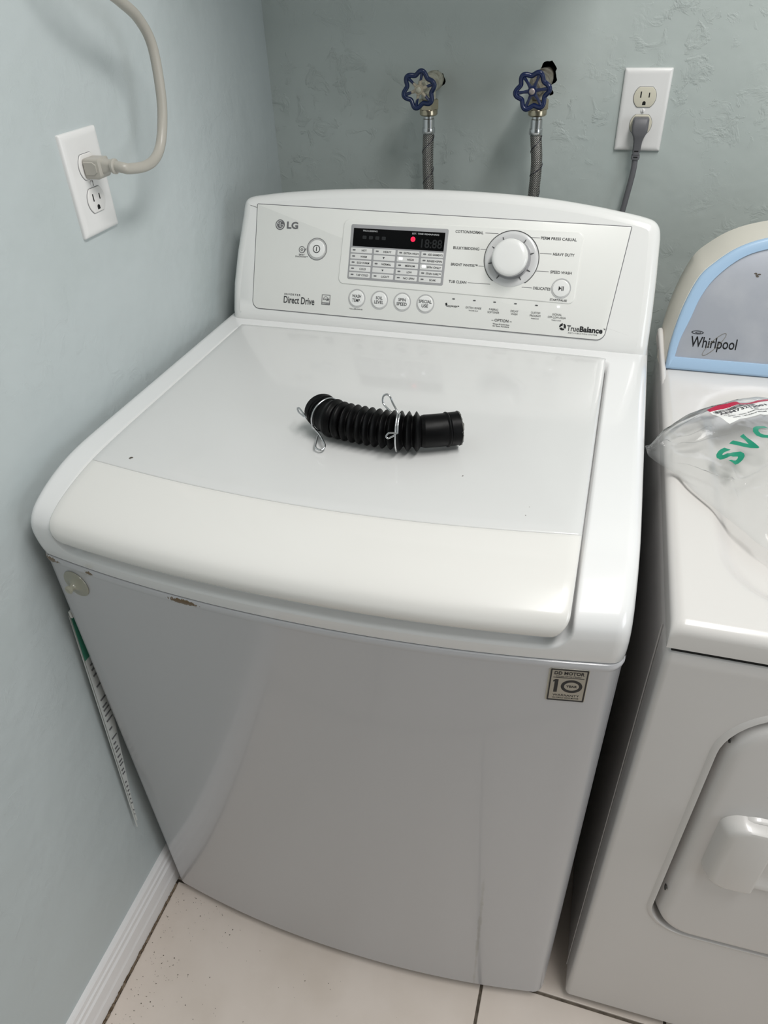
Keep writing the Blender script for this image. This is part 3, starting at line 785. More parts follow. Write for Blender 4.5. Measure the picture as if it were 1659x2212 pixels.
for k in range(34):
    z = .625 - k * .0105 + random.uniform(-.002, .002); a = .18; b = random.uniform(.55, .9)
    if random.random() < .2: continue
    y0, y1 = sy(z) + wd_(z) * a, sy(z) + wd_(z) * b
    make('printed_line', box(sx(z) + .0009, y0, z, sx(z) + .0019, y1, z + .0022), ink_mid, sheet)
tp = mat('clear tape', 'd8d8d4', .3); make('tape', box(-.0075, .006, .724, -.0035, .020, .735, .0008), tp, sheet)

# ------------------------------------------------------------------ drain hose on the lid and its two wire clamps
hose_pts = [(0.2955, 0.212, 0.9701), (0.302, 0.2055, 0.9697), (0.312, 0.1985, 0.9687), (0.332, 0.1925, 0.9683), (0.363, 0.188, 0.9683), (0.394, 0.186, 0.9683), (0.422, 0.1885, 0.9683), (0.447, 0.1975, 0.9679), (0.472, 0.2115, 0.9665)]
HC = catmull(hose_pts, 40); HL = arclen([tuple(p) for p in HC]); HT = HL[-1]
def hose_at(s):
    for i in range(1, len(HL)):
        if HL[i] >= s: 
            t = (s - HL[i - 1]) / (HL[i] - HL[i - 1]); return HC[i - 1].lerp(HC[i], t), (HC[i] - HC[i - 1]).normalized()
    return HC[-1], (HC[-1] - HC[-2]).normalized()
B0, B1, NB = .046, HT - .046, 10
def hose_r(s):
    if s < .004: return .0200 + .0016 * sstep(0, .003, s)
    if s < .009: return .0216
    if s < .012: return .0208
    if s < .018: return .0198
    if s < .024: return .0205
    if s < .030: return .0220 + .0022 * sstep(.024, .030, s)
    if s < .036: return .0205 + .0035 * sstep(.036, .031, s)
    if s < B0: return .0190 + .0045 * abs(math.sin(math.pi * (s - .036) / (B0 - .036)))
    if s < B1:
        p = (s - B0) / (B1 - B0) * NB % 1; q = 1 - abs(2 * p - 1); big = .0006 * sstep(.55, .8, (s - B0) / (B1 - B0)); return .0178 + (.0057 + big) * (q * q * (3 - 2 * q) * .45 + q * .55)
    e = s - B1
    if e < .004: return .0185 + .0012 * e / .004
    if e < .029: return .0197
    if e < .033: return .0197 + .0014 * math.sin(math.pi * (e - .029) / .004)
    return .0201
N = 520
PP, RR_ = [], []
for i in range(N + 1):
    s = HT * i / N; PP.append(hose_at(s)[0]); RR_.append(hose_r(s))
hose = empty('drain_hose', (.375, .195, .9425), 'black ribbed rubber drain hose lying bent on the washer lid', 'hose')
T_, N_ = frames_along(PP)
def hose_ring(i, r, sides=40, jag=0):
    B = T_[i].cross(N_[i]); return [PP[i] + T_[i] * (jag * noise.noise(Vector((k * .7, 3, 0)))) + (N_[i] * math.cos(2 * math.pi * k / sides) + B * math.sin(2 * math.pi * k / sides)) * r for k in range(sides)]
rings = [hose_ring(0, .0165)] + [hose_ring(i, RR_[i]) for i in range(N + 1)]
rings = [hose_ring(18, .0165)] + rings + [hose_ring(N, .0170), hose_ring(N - 18, .0168)]
make('bellows', loft(rings, False, False), rubber, hose, sharp=50, fix=False)
make('torn_rim', loft([hose_ring(N - 3, .0204), hose_ring(N, .0209, jag=.004), hose_ring(N, .0196, jag=.005), hose_ring(N, .0172, jag=.003), hose_ring(N - 4, .0172)], False, False), rubber_edge, hose, sharp=60, label='grey torn end of the hose')
def around(s, r, a0, a1, n=40):
    c, t = hose_at(s); up = Vector((0, 0, 1)); b = t.cross(up).normalized(); u = b.cross(t).normalized()
    return [c + (u * math.cos(R(a0 + (a1 - a0) * i / n)) + b * math.sin(R(a0 + (a1 - a0) * i / n))) * r for i in range(n + 1)]
def loop_ear(base, tip, width, side):
    base, tip, side = Vector(base), Vector(tip), Vector(side).normalized()
    d = tip - base; L = d.length; d.normalize()
    return [base, base + d * L * .5 + side * width * .5, base + d * L * .82 + side * width * .62, base + d * L, base + d * L * .82 - side * width * .62, base + d * L * .5 - side * width * .5, base + d * .003 - side * .0012]
WR = .00115
c1 = empty('wire_clamp', (.300, .205, .9425), 'wire spring clamp around the left cuff of the black hose', 'hose clamp', 'wire clamps on the hose')
ra = around(.0172, .0222, 205, 525, 60)
make('wire_ring', tube(ra, WR, 10), wire_m, c1)
e1 = catmull([ra[0]] + loop_ear(ra[0] + (ra[0] - HC[0]).normalized() * .0, (.2735, .2045, .9700), .0085, (.2, .3, .9))[1:], 8)
ear_a = loop_ear((.2885, .1832, .9725), (.2690, .2035, .9712), .0042, (0, .35, .94))
make('loop_ear', tube(catmull(ear_a, 8), WR, 10), wire_m, c1)
fl2 = around(.0185, .0214, 100, 100, 1)[0]
fl2 = Vector((.3060, .1770, .9555))
make('loop_ear', tube(catmull([around(.0175, .0240, 108, 108, 1)[0]] + loop_ear(fl2, (.3170, .1535, .9480), .0090, (1, .3, .1)), 8), WR, 10), wire_m, c1)
c2 = empty('wire_clamp', (.402, .185, .9425), 'wire spring clamp with tall loop laid over the middle of the black hose', 'hose clamp', 'wire clamps on the hose')
sm_ = .1225
rb = around(sm_, .0262, 12, 128, 40)
off = Vector((.4035, .1640, .9830)) - around(sm_, .0250, 60, 60, 1)[0]
rb = [p + Vector((off.x, 0, 0)) * .6 for p in rb]
make('wire_ring', tube(rb, WR, 10), wire_m, c2)
rb2 = [p + Vector((.0026, 0, .0004)) for p in rb[:20]]
make('wire_ring', tube(rb2, WR, 10), wire_m, c2)
top0 = rb[0]
make('loop_ear', tube(catmull([rb[6], top0 + Vector((-.001, .002, .001)), top0 + Vector((-.0075, .006, .0100)), top0 + Vector((-.0110, .008, .0165)), top0 + Vector((-.0150, .009, .0185)), top0 + Vector((-.0190, .008, .0165)), top0 + Vector((-.0195, .006, .0110)), top0 + Vector((-.0170, .004, .0070)), top0 + Vector((-.0075, -.001, .0020))], 8), WR, 10), wire_m, c2)
e0 = rb2[-1]
make('loop_ear', tube(catmull(loop_ear(e0, e0 + Vector((-.0125, -.0035, -.0035)), .0045, (0, .4, .9)), 8), WR, 10), wire_m, c2)

# ------------------------------------------------------------------ taps, supply hoses
def wheel(fr, worn, parent, rot):
    m = blue_worn if worn else blue
    rim = []
    for i in range(96):
        t = 2 * math.pi * i / 96; rr = .0232 + .0030 * math.cos(6 * (t - rot)); rim.append(fr(rr * math.cos(t), rr * math.sin(t), .0015 * math.cos(6 * (t - rot))))
    G = [tube(rim, .0036, 10, True), lathe([(.0070, -.008), (.0075, .001), (.0066, .0042), (.0004, .0044)], fr, 24)]
    for k in range(6):
        t = rot + k * math.pi / 3; d = (math.cos(t), math.sin(t))
        G.append(tube([fr(.005 * d[0], .005 * d[1], .000), fr(.014 * d[0], .014 * d[1], -.0005), fr(.0235 * d[0], .0235 * d[1], .0005)], [.0030, .0021, .0026], 8))
    g = join(*G); piv = fr(0, 0, 0)
    o = make('hand_wheel', ([v - piv for v in g[0]], g[1]), m, parent, world=False)
    o.location = piv - root_loc(parent)
    make('wheel_screw', lathe([(.0046, .0040), (.0046, .0054), (.0034, .0066), (.0004, .0070)], fr, 20), mat('pinkish screw', 'a39a98', .4, metal=.6) if not worn else brass_white, parent)
def valve(wx, wz, hx, hz, worn, label):
    root = empty('water_valve', (wx, YW - .05, wz), label, 'valve', 'water valves on the wall')
    bm_ = brass_white if worn else brass_old
    p0, p1 = Vector((wx, YW + .03, wz + .001)), Vector((hx, YW - .120, hz))
    ax = (p1 - p0).normalized(); ex = Vector((1, 0, 0)); ex = (ex - ax * ex.dot(ax)).normalized(); ey = ax.cross(ex)
    fr = Frame(p0, ex, ey)
    if fr.z.dot(ax) < 0: fr = Frame(p0, ex, -ey)
    L = (p1 - p0).length; d0 = .03
    make('pipe_stub', lathe([(.0112, 0), (.0112, d0 + .004), (.0125, d0 + .005), (.0125, d0 + .008), (.0112, d0 + .009), (.0125, d0 + .012), (.0125, d0 + .018)], fr, 28), bm_, root)
    make('valve_body', lathe([(.0125, d0 + .014), (.0150, d0 + .018), (.0155, d0 + .028), (.0130, d0 + .034), (.0148, d0 + .048), (.0160, d0 + .060), (.0145, d0 + .074), (.0120, d0 + .080)], fr, 28), bm_, root)
    make('bonnet_nut', lathe([(.0128, d0 + .078), (.0128, d0 + .090), (.0105, d0 + .0925), (.0085, d0 + .100), (.0050, d0 + .101)], fr, 6), bm_, root)
    make('stem', lathe([(.0042, d0 + .095), (.0042, L - .003)], fr, 14), brass, root)
    c = fr(0, 0, d0 + .058)
    down = Frame(c, (1, 0, 0), (0, -1, 0))
    make('outlet', lathe([(.0120, .006), (.0120, .022), (.0135, .024), (.0135, .034)], down, 24), bm_, root)
    wf = Frame(fr(0, 0, L), fr.x, fr.y)
    wheel(wf, worn, root, R(8) if not worn else R(18))
    return c
def supply(c, pts, label):
    root = empty('supply_hose', (c.x, c.y, .94), label, 'hose', 'braided supply hoses')
    top = c.z
    fr = Frame((c.x, c.y, top), (1, 0, 0), (0, -1, 0))
    make('hex_nut', lathe([(.0150, .0215), (.0165, .0230), (.0165, .0360), (.0150, .0375)], fr, 6), brass, root)
    make('nut_skirt', lathe([(.0145, .0365), (.0150, .0375), (.0150, .0440), (.0130, .0460), (.0085, .0462)], fr, 28), brass, root)
    make('hose_stem', lathe([(.0085, .0450), (.0085, .0500), (.0098, .0510), (.0098, .0640), (.0085, .0650)], fr, 24), chrome, root)
    make('ferrule', lathe([(.0105, .0640), (.0110, .0655), (.0110, .0720), (.0104, .0735)], fr, 24), chrome, root)
    P = catmull([(c.x, c.y, top - .070)] + pts, 10)
    make('braided_sleeve', tube(P, .0094, 20), braid, root)
    T, Nn = frames_along(P); L = len(P); ln = []
    for i in range(L * 4 - 3):
        j = min(i // 4, L - 2); f = i / 4 - j; p = P[j].lerp(P[j + 1], f); B = T[j].cross(Nn[j]); a = i * .16
        ln.append(p + (Nn[j] * math.cos(a) + B * math.sin(a)) * .0096)
    make('tracer_thread', tube(ln, .0006, 6), mat('dark tracer', '2b2b38' , .6), root)
c = valve(.2850, 1.2490, .2845, 1.2490, True, 'left water valve with chipped blue hand wheel on the back wall')
supply(c, [(.2835, c.y, 1.13), (.2850, c.y + .002, 1.08), (.2870, c.y + .006, 1.02), (.2880, c.y + .010, .955)], 'left braided steel supply hose below the chipped blue wheel')
c = valve(.4690, 1.2540, .4625, 1.2478, False, 'right water valve with whole blue hand wheel beside the larger wall hole')
supply(c, [(.4705, c.y, 1.14), (.4705, c.y + .002, 1.10), (.4670, c.y + .008, 1.03), (.4630, c.y + .012, .955)], 'right braided steel supply hose with dark tracer below the whole blue wheel')

# ------------------------------------------------------------------ wall outlets
def outlet(fr, label, rm):
    root = empty('wall_outlet', fr(0, 0, 0), label, 'outlet', 'duplex wall outlets')
    w, h = .0363, .0593
    rings = [[fr(u, v, 0) for u, v in rrect(-w, -h, w, h, .0016, 3)], [fr(u, v, .0022) for u, v in rrect(-w, -h, w, h, .0016, 3)]]
    for k in range(1, 7):
        t = math.pi / 2 * k / 6; d = .0075 * (1 - math.cos(t)); rings.append([fr(u, v, .0022 + .0040 * math.sin(t)) for u, v in rrect(-w + d, -h + d, w - d, h - d, .0016, 3)])
    make('cover_plate', loft(rings), plate_m, root)
    T = .0062
    def recept_outline(v0, s=1.0):
        o = []
        for a in range(72):
            t = 2 * math.pi * a / 72; o.append((.0172 * s * math.cos(t), v0 + max(-.0142 * s, min(.0142 * s, .0172 * s * math.sin(t)))))
        return o
    for v0 in (.0195, -.0195):
        make('receptacle_gap', prism(recept_outline(v0, 1.035), T - .003, T + .0003, 0, fr), grey_line, root)
        rc = make('receptacle', prism(recept_outline(v0), T - .002, T + .0016, .0008, fr, 3), rm, root)
        Z = T + .0012
        make('slot', box(-.0074, v0 - .0008, Z, -.0055, v0 + .0078, Z + .0006, 0, fr), slot_m, rc)
        make('slot', box(.0055, v0 - .0004, Z, .0072, v0 + .0064, Z + .0006, 0, fr), slot_m, rc)
        gp = [(-.0026, v0 - .0112), (.0026, v0 - .0112)] + [(.0026 * math.cos(R(a)), v0 - .0082 + .0026 * math.sin(R(a))) for a in range(0, 181, 20)]
        make('ground_hole', prism(gp, Z, Z + .0006, 0, fr), slot_m, rc)
    sc = make('plate_screw', lathe([(.0034, T - .001), (.0034, T + .0006), (.0026, T + .0014), (.0003, T + .0017)], fr, 20), plate_m, root)
    make('screw_slot', box(-.0004, -.0030, T + .0010, .0004, .0030, T + .0019, 0, fr), ink_mid, sc)
    return root
fl_ = Frame((XL, .2955, 1.2035), (0, 1, 0), (0, 0, 1))     # normal +x
fb_ = Frame((.6275, YW, 1.2059), (1, 0, 0), (0, 0, 1))      # normal -y
outlet(fl_, 'white duplex outlet on the left wall with beige plug in its upper socket', recept_white)
outlet(fb_, 'white wall plate with almond sockets on the back wall, grey plug below', recept_almond)

# beige cord
cordA = empty('power_cord', fl_(0, .0195, .0078), 'thick beige power cord plugged into the left wall outlet', 'power cord')
f = fl_.at(.0015, .0190)
def sect(w, h, r, off, hh): return [f(u, v + off, hh) for u, v in rrect(-w / 2, -h / 2, w / 2, h / 2, r, 5)]
make('plug', loft([sect(.0230, .0215, .0022, -.001, .0080), sect(.0245, .0230, .003, -.001, .0092), sect(.0245, .0232, .003, -.001, .0250), sect(.0225, .0222, .004, 0, .0290), sect(.0165, .0175, .005, .0005, .0310), sect(.0135, .0140, .005, .001, .0380), sect(.0120, .0120, .005, .001, .0425)]), plug_beige, cordA)
make('plug_ridge', loft([[f(-.0136, v * .75, h0) for v, h0 in ((-.009, .010), (.009, .010), (.009, .0225), (.005, .0265), (-.005, .0265), (-.009, .0225))], [f(-.0118, v * .9, h0) for v, h0 in ((-.009, .010), (.009, .010), (.009, .0225), (.005, .0265), (-.005, .0265), (-.009, .0225))]]), plug_beige, cordA)
make('collar', lathe([(.0062, .0415), (.0086, .0425), (.0088, .0455), (.0070, .0470), (.0055, .0472)], f.at(0, .001), 24), plug_beige, cordA)
p0 = f(0, .001, .046)
cp = [p0, p0 + Vector((.010, .0005, -.0015)), Vector((.0325, .305, 1.2195)), Vector((.0360, .332, 1.2165)), Vector((.0340, .3600, 1.2185)), Vector((.0320, .3830, 1.2300)), Vector((.0320, .3985, 1.2540)), Vector((.0330, .4070, 1.2870)), Vector((.0330, .4080, 1.3380)), Vector((.0330, .3890, 1.3675)), Vector((.0335, .3560, 1.3870)), Vector((.033, .320, 1.406)), Vector((.030, .275, 1.45)), Vector((.020, .245, 1.56)), Vector((.006, .235, 1.75)), Vector((-.006, .232, 2.05)), Vector((-.012, .232, 2.44))]
make('cord', tube(catmull(cp, 10), .0063, 20), plug_beige, cordA)
# grey cord
cordB = empty('power_cord', fb_(0, -.0195, .0078), 'flat grey power cord hanging from the back wall outlet behind the washer', 'power cord')
g = fb_.at(0, -.0185)
def gs(w, h0, h1, v): return [g(u, v, h) for u, h in rrect(-w / 2, h0, w / 2, h1, min(w, h1 - h0) * .22, 4)]
make('plug', loft([gs(.0215, .0078, .0215, .0105), gs(.0250, .0078, .0245, .0080), gs(.0255, .0078, .0270, -.0030), gs(.0245, .0078, .0275, -.0100), gs(.0170, .0100, .0265, -.0175), gs(.0135, .0120, .0245, -.0240), gs(.0125, .0125, .0235, -.0380), gs(.0120, .0128, .0232, -.0395)]), plug_grey, cordB)
for v in (-.0405, -.0475):
    w = .0105 if v > -.045 else .0130
    make('strain_relief', loft([gs(w, .0125, .0235, v + .0032), gs(w + .001, .0122, .0238, v), gs(w, .0125, .0235, v - .0032)]), plug_grey, cordB)
for v in (-.0378, -.0468):
    make('relief_gap', box(-.0034, v - .0009, .0232, .0034, v + .0009, .0241, 0, g), slot_m, cordB)
q0 = g(0, -.048, .018)
make('cord', tube(catmull([q0, (.6275, YW - .019, 1.115), (.6225, YW - .021, 1.070), (.6175, YW - .024, 1.030), (.610, YW - .03, .96)], 8), .0047, 16, flat=.8), plug_grey, cordB)

# ------------------------------------------------------------------ dryer
DR = empty('dryer', (.7235, .009, 0), 'white dryer with pale blue framed console, right of the washer', 'dryer', rotz=R(1.07))
def dmake(name, geo, m, parent=None, **k): return make(name, geo, m, parent or DR, world=False, **k)
DW, DD = .737, .690
def dring(ins, z, r=.008): return [Vector((x, y, z)) for x, y in rrect(ins, ins, DW - ins, DD, max(.002, r - ins * .5), 5)]
cabinet = dmake('cabinet', loft([dring(.004, .022), dring(.001, .026), dring(.001, .848), dring(.001, .856), dring(.0025, .8635), dring(.007, .8685), dring(.014, .8700), dring(.03, .8700)]), dryer_front)
# top panel with a shallow basin and a rising left rear edge
dcols = sorted(set([round(x, 4) for x in [0.012 * (1 - math.cos(R(a))) for a in range(0, 91, 15)] + [.012 + .004 * k for k in range(0, 36)] + [.16 + .03 * k for k in range(0, 20)] + [DW - .012 * (1 - math.cos(R(a))) for a in range(0, 91, 15)] if x <= DW]))
drows = [0.014 * (1 - math.cos(R(a))) for a in range(0, 91, 15)] + [.014 + .004 * k for k in range(1, 40)] + [.18 + .015 * k for k in range(24)] + [.54 + .006 * k for k in range(14)] + [.63, DD]
def fil(d, r): 
    return r if d <= 0 else (0 if d >= r else r - math.sqrt(max(0, r * r - (r - d) ** 2)))
rows = []
for bottom in (True, False):
    if bottom: continue
def dtop(x, y):
    z = .905 - fil(min(x, DW - x), .012) - fil(y, .014)
    sd = sd_rr(x, y, .046, DW - .046, .042, .50, .085)
    z -= .0120 * (1 - sstep(-.024, .002, sd))
    return z
rows = [[Vector((x, 0, .8730)) for x in dcols]]
for y in drows:
    rows.append([Vector((x, y, max(.874, dtop(x, y)))) for x in dcols])
V, F = grid(rows)
nC = len(dcols); base = len(V)
sk = [Vector((0, y, .8730)) for y in [0] + drows]; V += sk
for i in range(len(sk) - 1): F.append((base + i, i * nC, (i + 1) * nC, base + i + 1))
k2 = len(V); V += [Vector((DW, y, .8730)) for y in [0] + drows]
for i in range(len(sk) - 1): F.append((i * nC + nC - 1, k2 + i, k2 + i + 1, (i + 1) * nC + nC - 1))
dmake('top_panel', (V, F), dryer_m, sharp=50)
dmake('seam_gap', box(.006, .004, .866, DW - .006, DD - .01, .8745), slot_m)
fin = []
for y, h, l in ((.500, -.004, 0), (.530, .002, .001), (.555, .010, .003), (.580, .025, .007), (.600, .038, .0105), (.612, .042, .012), (.620, .038, .012), (.624, .020, .011)):
    b = Vector((.0005, y, .885)); t = Vector((.0005 - l, y, .902 + h)); w = Vector((.0075, 0, 0))
    fin.append([b, t + Vector((.0005, 0, -.0025)), t + Vector((.0022, 0, -.0004)), t + w * .7, t + w + Vector((0, 0, -.002)), b + w * 1.4])
dmake('corner_fin', loft(fin), dryer_m, sharp=60)
# console
be = Vector((0, math.sin(R(18)), math.cos(R(18)))); BF = Frame((0, .553, .905), (1, 0, 0), be)
half = [(.005, 0), (.0062, .0415), (.0138, .089), (.0280, .132), (.0456, .154), (.0720, .1755), (.107, .190), (.16, .200), (.25, .2065), (.3685, .2085)]
def bez(h): 
    c = [(p.x, p.y) for p in catmull([(u, v, 0) for u, v in h], 6)]
    return [(DW - u, v) for u, v in c[:-1]] + c[::-1]
b_out = bez(half)
inn = [(.0146, .0178), (.0180, .045), (.0262, .0735), (.0350, .106), (.0500, .134), (.0774, .161), (.110, .1755), (.165, .186), (.25, .192), (.3685, .1935)]
b_in = bez(inn)
body = [(u + (-.0075 if u < DW / 2 else .0075) * (1 if abs(u - DW / 2) > .25 else 0), v + (.0015 if v > .1 else -.004)) for u, v in b_out]
def body_ring(dy, grow): 
    o = []
    for u, v in b_out:
        gx = grow * max(0, 1 - v / .21) ** .5; p = BF(u - gx if u < DW / 2 else u + gx, v + (.0 if v > .01 else -.006), -.001)
        o.append(Vector((p.x, min(p.y + dy, DD), p.z)))
    return o
dmake('console_body', loft([body_ring(.002, .001), body_ring(.02, .006), body_ring(.05, .010), body_ring(.09, .008), body_ring(.13, 0)]), cream)
rg = [[BF(u, v, h) for u, v in o] for o, h in ((b_out, -.003), (b_out, .004), (inset(b_out, .0012), .0064), (inset(b_out, .004), .0078), (b_in, .0066), (inset(b_in, .0008), .0030))]
dmake('console_frame', loft(rg, False, False), pale_blue)
cpanel = dmake('console_panel', prism(inset(b_in, .0004), .001, .0036, .0003, BF), silver_panel)
def dtext(s, u, v, h, wdt, m, **k): return dmake('lettering', text(s, u, v, .0038, BF, h, wdt, **k), m, cpanel, fix=False)
dtext('Whirlpool', .0332, .0400, .0205, .0640, black_ink, align='L', bold=.012)
dmake('oval_mark', ring(circle(.0405, .0560, .0026, 36, .0085), circle(.0405, .0560, .0018, 36, .0072), .0034, .0040, BF), black_ink, cpanel)
dmake('oval_mark', ring(circle(.0415, .0557, .0012, 24, .0040), circle(.0418, .0557, .0007, 24, .0030), .0034, .0040, BF), black_ink, cpanel)
def swoosh(r0, r1):
    a = R(52); return [(.0665 + r0 * math.cos(t) * math.cos(a) - r1 * math.sin(t) * math.sin(a), .0405 + r0 * math.cos(t) * math.sin(a) + r1 * math.sin(t) * math.cos(a)) for t in [2 * math.pi * i / 48 for i in range(48)]]
dmake('swoosh_mark', ring(swoosh(.0215, .0054), swoosh(.0210, .0048), .0036, .0042, BF), gold_line, cpanel)
for dx_, dy_ in ((0, 0), (.003, .001), (-.002, .002), (.001, -.002)):
    dmake('dirt_speck', prism(circle(.104 + dx_, .1405 + dy_, .0010, 7, .0022), .0034, .0040, 0, BF), dirt_m, cpanel)
# door
DF = Frame((0, 0, 0), (1, 0, 0), (0, 0, 1))      # normal -y
dpts = [(.0775, .372), (.1, .3300)]
d_out = roundpoly([(.0765, .3270), (.6605, .3270), (.6605, .8120), (.0800, .8120)], [.058, .058, .085, .085], 12)
cut = dmake('cutter', prism(inset(d_out, -.001), -.022, .03, 0, DF), slot_m)
md = cabinet.modifiers.new('door_opening', 'BOOLEAN'); md.object = cut; md.operation = 'DIFFERENCE'; md.solver = 'EXACT'
bpy.context.view_layer.update()
cm = bpy.data.meshes.new_from_object(cabinet.evaluated_get(bpy.context.evaluated_depsgraph_get()))
cabinet.modifiers.clear(); cabinet.data = cm
while len(cm.materials) > 1: cm.materials.pop()
cm.polygons.foreach_set('material_index', [0] * len(cm.polygons))
cm.set_sharp_from_angle(angle=R(30))
bpy.data.objects.remove(cut)
rg = [[DF(u, v, h) for u, v in o] for o, h in ((inset(d_out, .001), -.0215), (inset(d_out, .0035), -.012), (inset(d_out, .0075), -.003), (inset(d_out, .0100), .0015), (inset(d_out, .0130), .0043), (inset(d_out, .017), .0060), (inset(d_out, .022), .0066))]
door = dmake('door', loft(rg), dryer_front, sharp=60)
lip = [[DF(u, v, h) for u, v in o] for o, h in ((inset(d_out, -.008), -.001), (inset(d_out, -.0060), .0004), (inset(d_out, -.0030), .0014), (inset(d_out, -.0014), .0016), (inset(d_out, -.0008), .0004), (inset(d_out, -.0008), -.006))]
dmake('door_surround', loft(lip, False, False), dryer_front, sharp=60)
for v in (.752, .432):
    dmake('door_screw', lathe([(.0040, 0), (.0040, .0012), (.0005, .0016)], Frame(DF(.0868 if v > .6 else .0838, v, -.0030), (0, -1, 0), (0, 0, 1)), 14), dark_base, door)
# pull handle: grip block, rim and scooped pocket
hp = roundpoly([(.1075, .5095), (.1640, .5095), (.1640, .6380), (.1075, .6380)], [.020, .0075, .0075, .022], 8)
HB = .0064
rg = [[DF(u + du * (1 if u < .13 else .3), v, h) for u, v in o] for o, h, du in ((inset(hp, -.001), HB - .002, -.001), (hp, HB + .006, 0), (inset(hp, .0015), HB + .016, .004), (inset(hp, .0030), HB + .0185, .006), (inset(hp, .006), HB + .0195, .008))]
hd = dmake('door_handle', loft(rg), dryer_m, door)
hr = rrect(.1100, .5040, .3350, .6420, .034, 8); hi = rrect(.1300, .5150, .3250, .6310, .030, 8)
rg = [[DF(u, v, h) for u, v in o] for o, h in ((hr, HB - .003), (inset(hr, .001), HB + .004), (inset(hr, .003), HB + .0062), (inset(hr, .006), HB + .0064), (hi, HB + .0045), (inset(hi, .006), HB + .0022), (inset(hi, .013), HB + .0010), (inset(hi, .022), HB + .0006))]
dmake('handle_pocket', loft(rg, False, True), dryer_m, door)
dmake('base', box(.06, .06, 0, DW - .06, DD - .02, .03), dark_base)
for dy in (.045,):
    dmake('side_crease', tube([Vector((-.0002, dy, .03)), Vector((-.0002, dy, .86))], .0008, 8), dryer_front)

# ------------------------------------------------------------------ clear parts bag on the dryer
topc = catmull([(.6913, .3015, 0), (.7032, .3281, 0), (.7177, .3600, 0), (.7414, .3960, 0), (.7900, .4470, 0), (.8200, .4740, 0), (.8500, .4820, 0), (.9000, .4700, 0), (1.000, .4000, 0)], 12)
botc = catmull([(.6913, .3015, 0), (.6990, .2910, 0), (.7101, .2778, 0), (.7307, .2580, 0), (.7480, .2280, 0), (.7931, .1684, 0), (.8171, .1387, 0), (.8700, .1050, 0), (1.000, .1500, 0)], 12)
def dist_seg(p, a, b):
    a, b, p = Vector(a), Vector(b), Vector(p); t = max(0, min(1, (p - a).dot(b - a) / (b - a).length_squared)); return (p - a - (b - a) * t).length, t
FOLDS = [((.710, .276), (.783, .236), .005, .0055), ((.783, .236), (.791, .165), .006, .0060), ((.788, .238), (.785, .290), .007, .005), ((.705, .298), (.765, .345), .006, .004), ((.72, .31), (.80, .345), .007, -.004), ((.80, .24), (.86, .30), .010, .006), ((.73, .345), (.80, .42), .007, .005), ((.81, .15), (.85, .22), .01, .004)]
def bag_z(x, y, a, b, low=False):
    edge = (max(0, 4 * b * (1 - b))) ** .55 * sstep(0, .25, a) * (1 - .6 * sstep(.85, 1, a))
    z = .9105 + (.004 if low else .0255) * edge * (1.0 if low else (.75 + .5 * noise.noise(Vector((x * 9, y * 9, 2)))))
    z += .008 * (1 - sstep(0, .10, a))
    if not low:
        for p, q, w, h in FOLDS:
            d, t = dist_seg((x, y), p, q); z += h * max(0, 1 - d / w) ** 1.3 * min(1, edge * 2)
        r = 1 - abs(noise.noise(Vector((x * 26, y * 22, 5)))) * 2
        z += (.0035 * max(0, r - .45) + .0022 * noise.noise(Vector((x * 45, y * 45, 1)))) * min(1, edge * 1.4)
    return z
NA, NBb = len(topc) - 1, 110
def bag_grid(low):
    rows = []
    for i in range(NA + 1):
        row = []
        for j in range(NBb + 1):
            b = j / NBb; p = topc[i].lerp(botc[i], b); p = p + Vector((0, .0025 * noise.noise(Vector((i * .3, j * .2, 0))), 0)) * (4 * b * (1 - b))
            row.append(Vector((p.x, p.y, bag_z(p.x, p.y, i / NA, b, low))))
        rows.append(row)
    return grid(rows)
bag = empty('plastic_bag', (.82, .30, .905), 'clear zip bag with green SVC print lying on the dryer top', 'bag')
gt = bag_grid(False)
make('upper_film', gt, film, bag, sharp=180, fix=False)
make('lower_film', bag_grid(True), film, bag, sharp=180, fix=False)
bvh = BVHTree.FromPolygons([tuple(v) for v in gt[0]], gt[1])
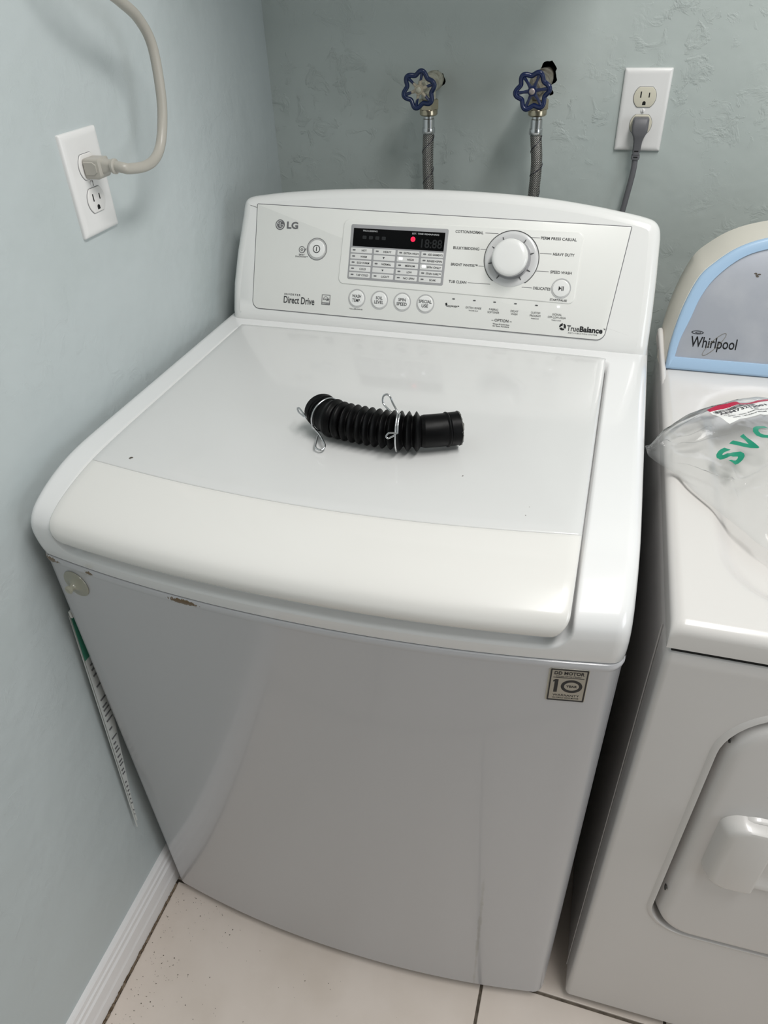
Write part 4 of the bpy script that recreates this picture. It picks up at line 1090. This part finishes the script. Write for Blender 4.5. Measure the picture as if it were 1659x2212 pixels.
def drape(geo, lift):
    V, F = geo
    bm = bmesh.new(); vs = [bm.verts.new((p[0], p[1], 0)) for p in V]
    for f in F:
        try: bm.faces.new([vs[i] for i in f])
        except ValueError: pass
    bmesh.ops.triangulate(bm, faces=bm.faces)
    for _ in range(2):
        lg = [e for e in bm.edges if e.calc_length() > .006]
        if lg: bmesh.ops.subdivide_edges(bm, edges=lg, cuts=1)
    bmesh.ops.triangulate(bm, faces=bm.faces)
    for v in bm.verts:
        h = bvh.ray_cast(Vector((v.co.x, v.co.y, 2)), Vector((0, 0, -1)))[0]
        v.co.z = (h.z if h else .925) + lift
    bm.verts.index_update()
    out = [v.co.copy() for v in bm.verts], [tuple(v.index for v in f.verts) for f in bm.faces]
    bm.free(); return out
def cells(u0, v0, u1, v1, n, m_, fr): 
    rows = [[fr(u0 + (u1 - u0) * i / n, v0 + (v1 - v0) * j / m_) for i in range(n + 1)] for j in range(m_ + 1)]
    return grid(rows)
f0 = Frame((.7660, .3800, 0), (.74, .67, 0), (-.67, .74, 0))
make('part_label', drape(cells(0, -.034, .125, .0, 20, 6, f0), .0010), label_m, bag, fix=False, label='white barcode label in the bag')
make('label_band', drape(cells(0, -.001, .125, .0045, 20, 1, f0), .0013), red_print, bag, fix=False, label='crimson band on the label')
bars = []
u = .004
while u < .075:
    w = random.choice((.0006, .0006, .0010, .0016)); bars.append(([f0(u, -.0078), f0(u + w, -.0078), f0(u + w, -.0020), f0(u, -.0020)], [(0, 1, 2, 3)])); u += w + random.choice((.0007, .0009, .0014))
tag(make('barcode', drape(join(*bars), .0015), black_ink, bag, fix=False), kind='stuff')
for s, u, v, h, w in (('AEM73213001', .006, -.0112, .0048, .084), ('1 Ea', .056, -.0170, .0032, .012), ('Qty  :', .008, -.0170, .0028, .013), ('Desc  : Hose Assembly,Drain', .010, -.0224, .0028, .072), ('Spec  : Molding EPDM', .012, -.0278, .0028, .060)):
    make('lettering', drape(text(s, u, v, 0, f0, h, w, bold=.02, align='L'), .0015), black_ink, bag, fix=False)
f1 = Frame((.7870, .2900, 0), (.64, .77, 0), (-.77, .64, 0))
for s, u, ang, dv in (('S', .000, 12, 0), ('V', .030, 0, 0), ('C', .064, -10, .001)):
    make('lettering', drape(text(s, 0, 0, 0, f1.at(u, dv, 0, R(ang)), .030, .026, bold=.035), .0012), green_print, bag, fix=False)
for b in (.035, .060, .10):
    P = []
    for i in range(0, NA - 20):
        p = topc[i].lerp(botc[i], b + .02 * (1 - i / NA)); h = bvh.ray_cast(Vector((p.x, p.y, 2)), Vector((0, 0, -1)))[0]
        if h: P.append(h + Vector((0, 0, .0004)))
    make('zip_strip', tube(P, .0007, 6), film, bag)
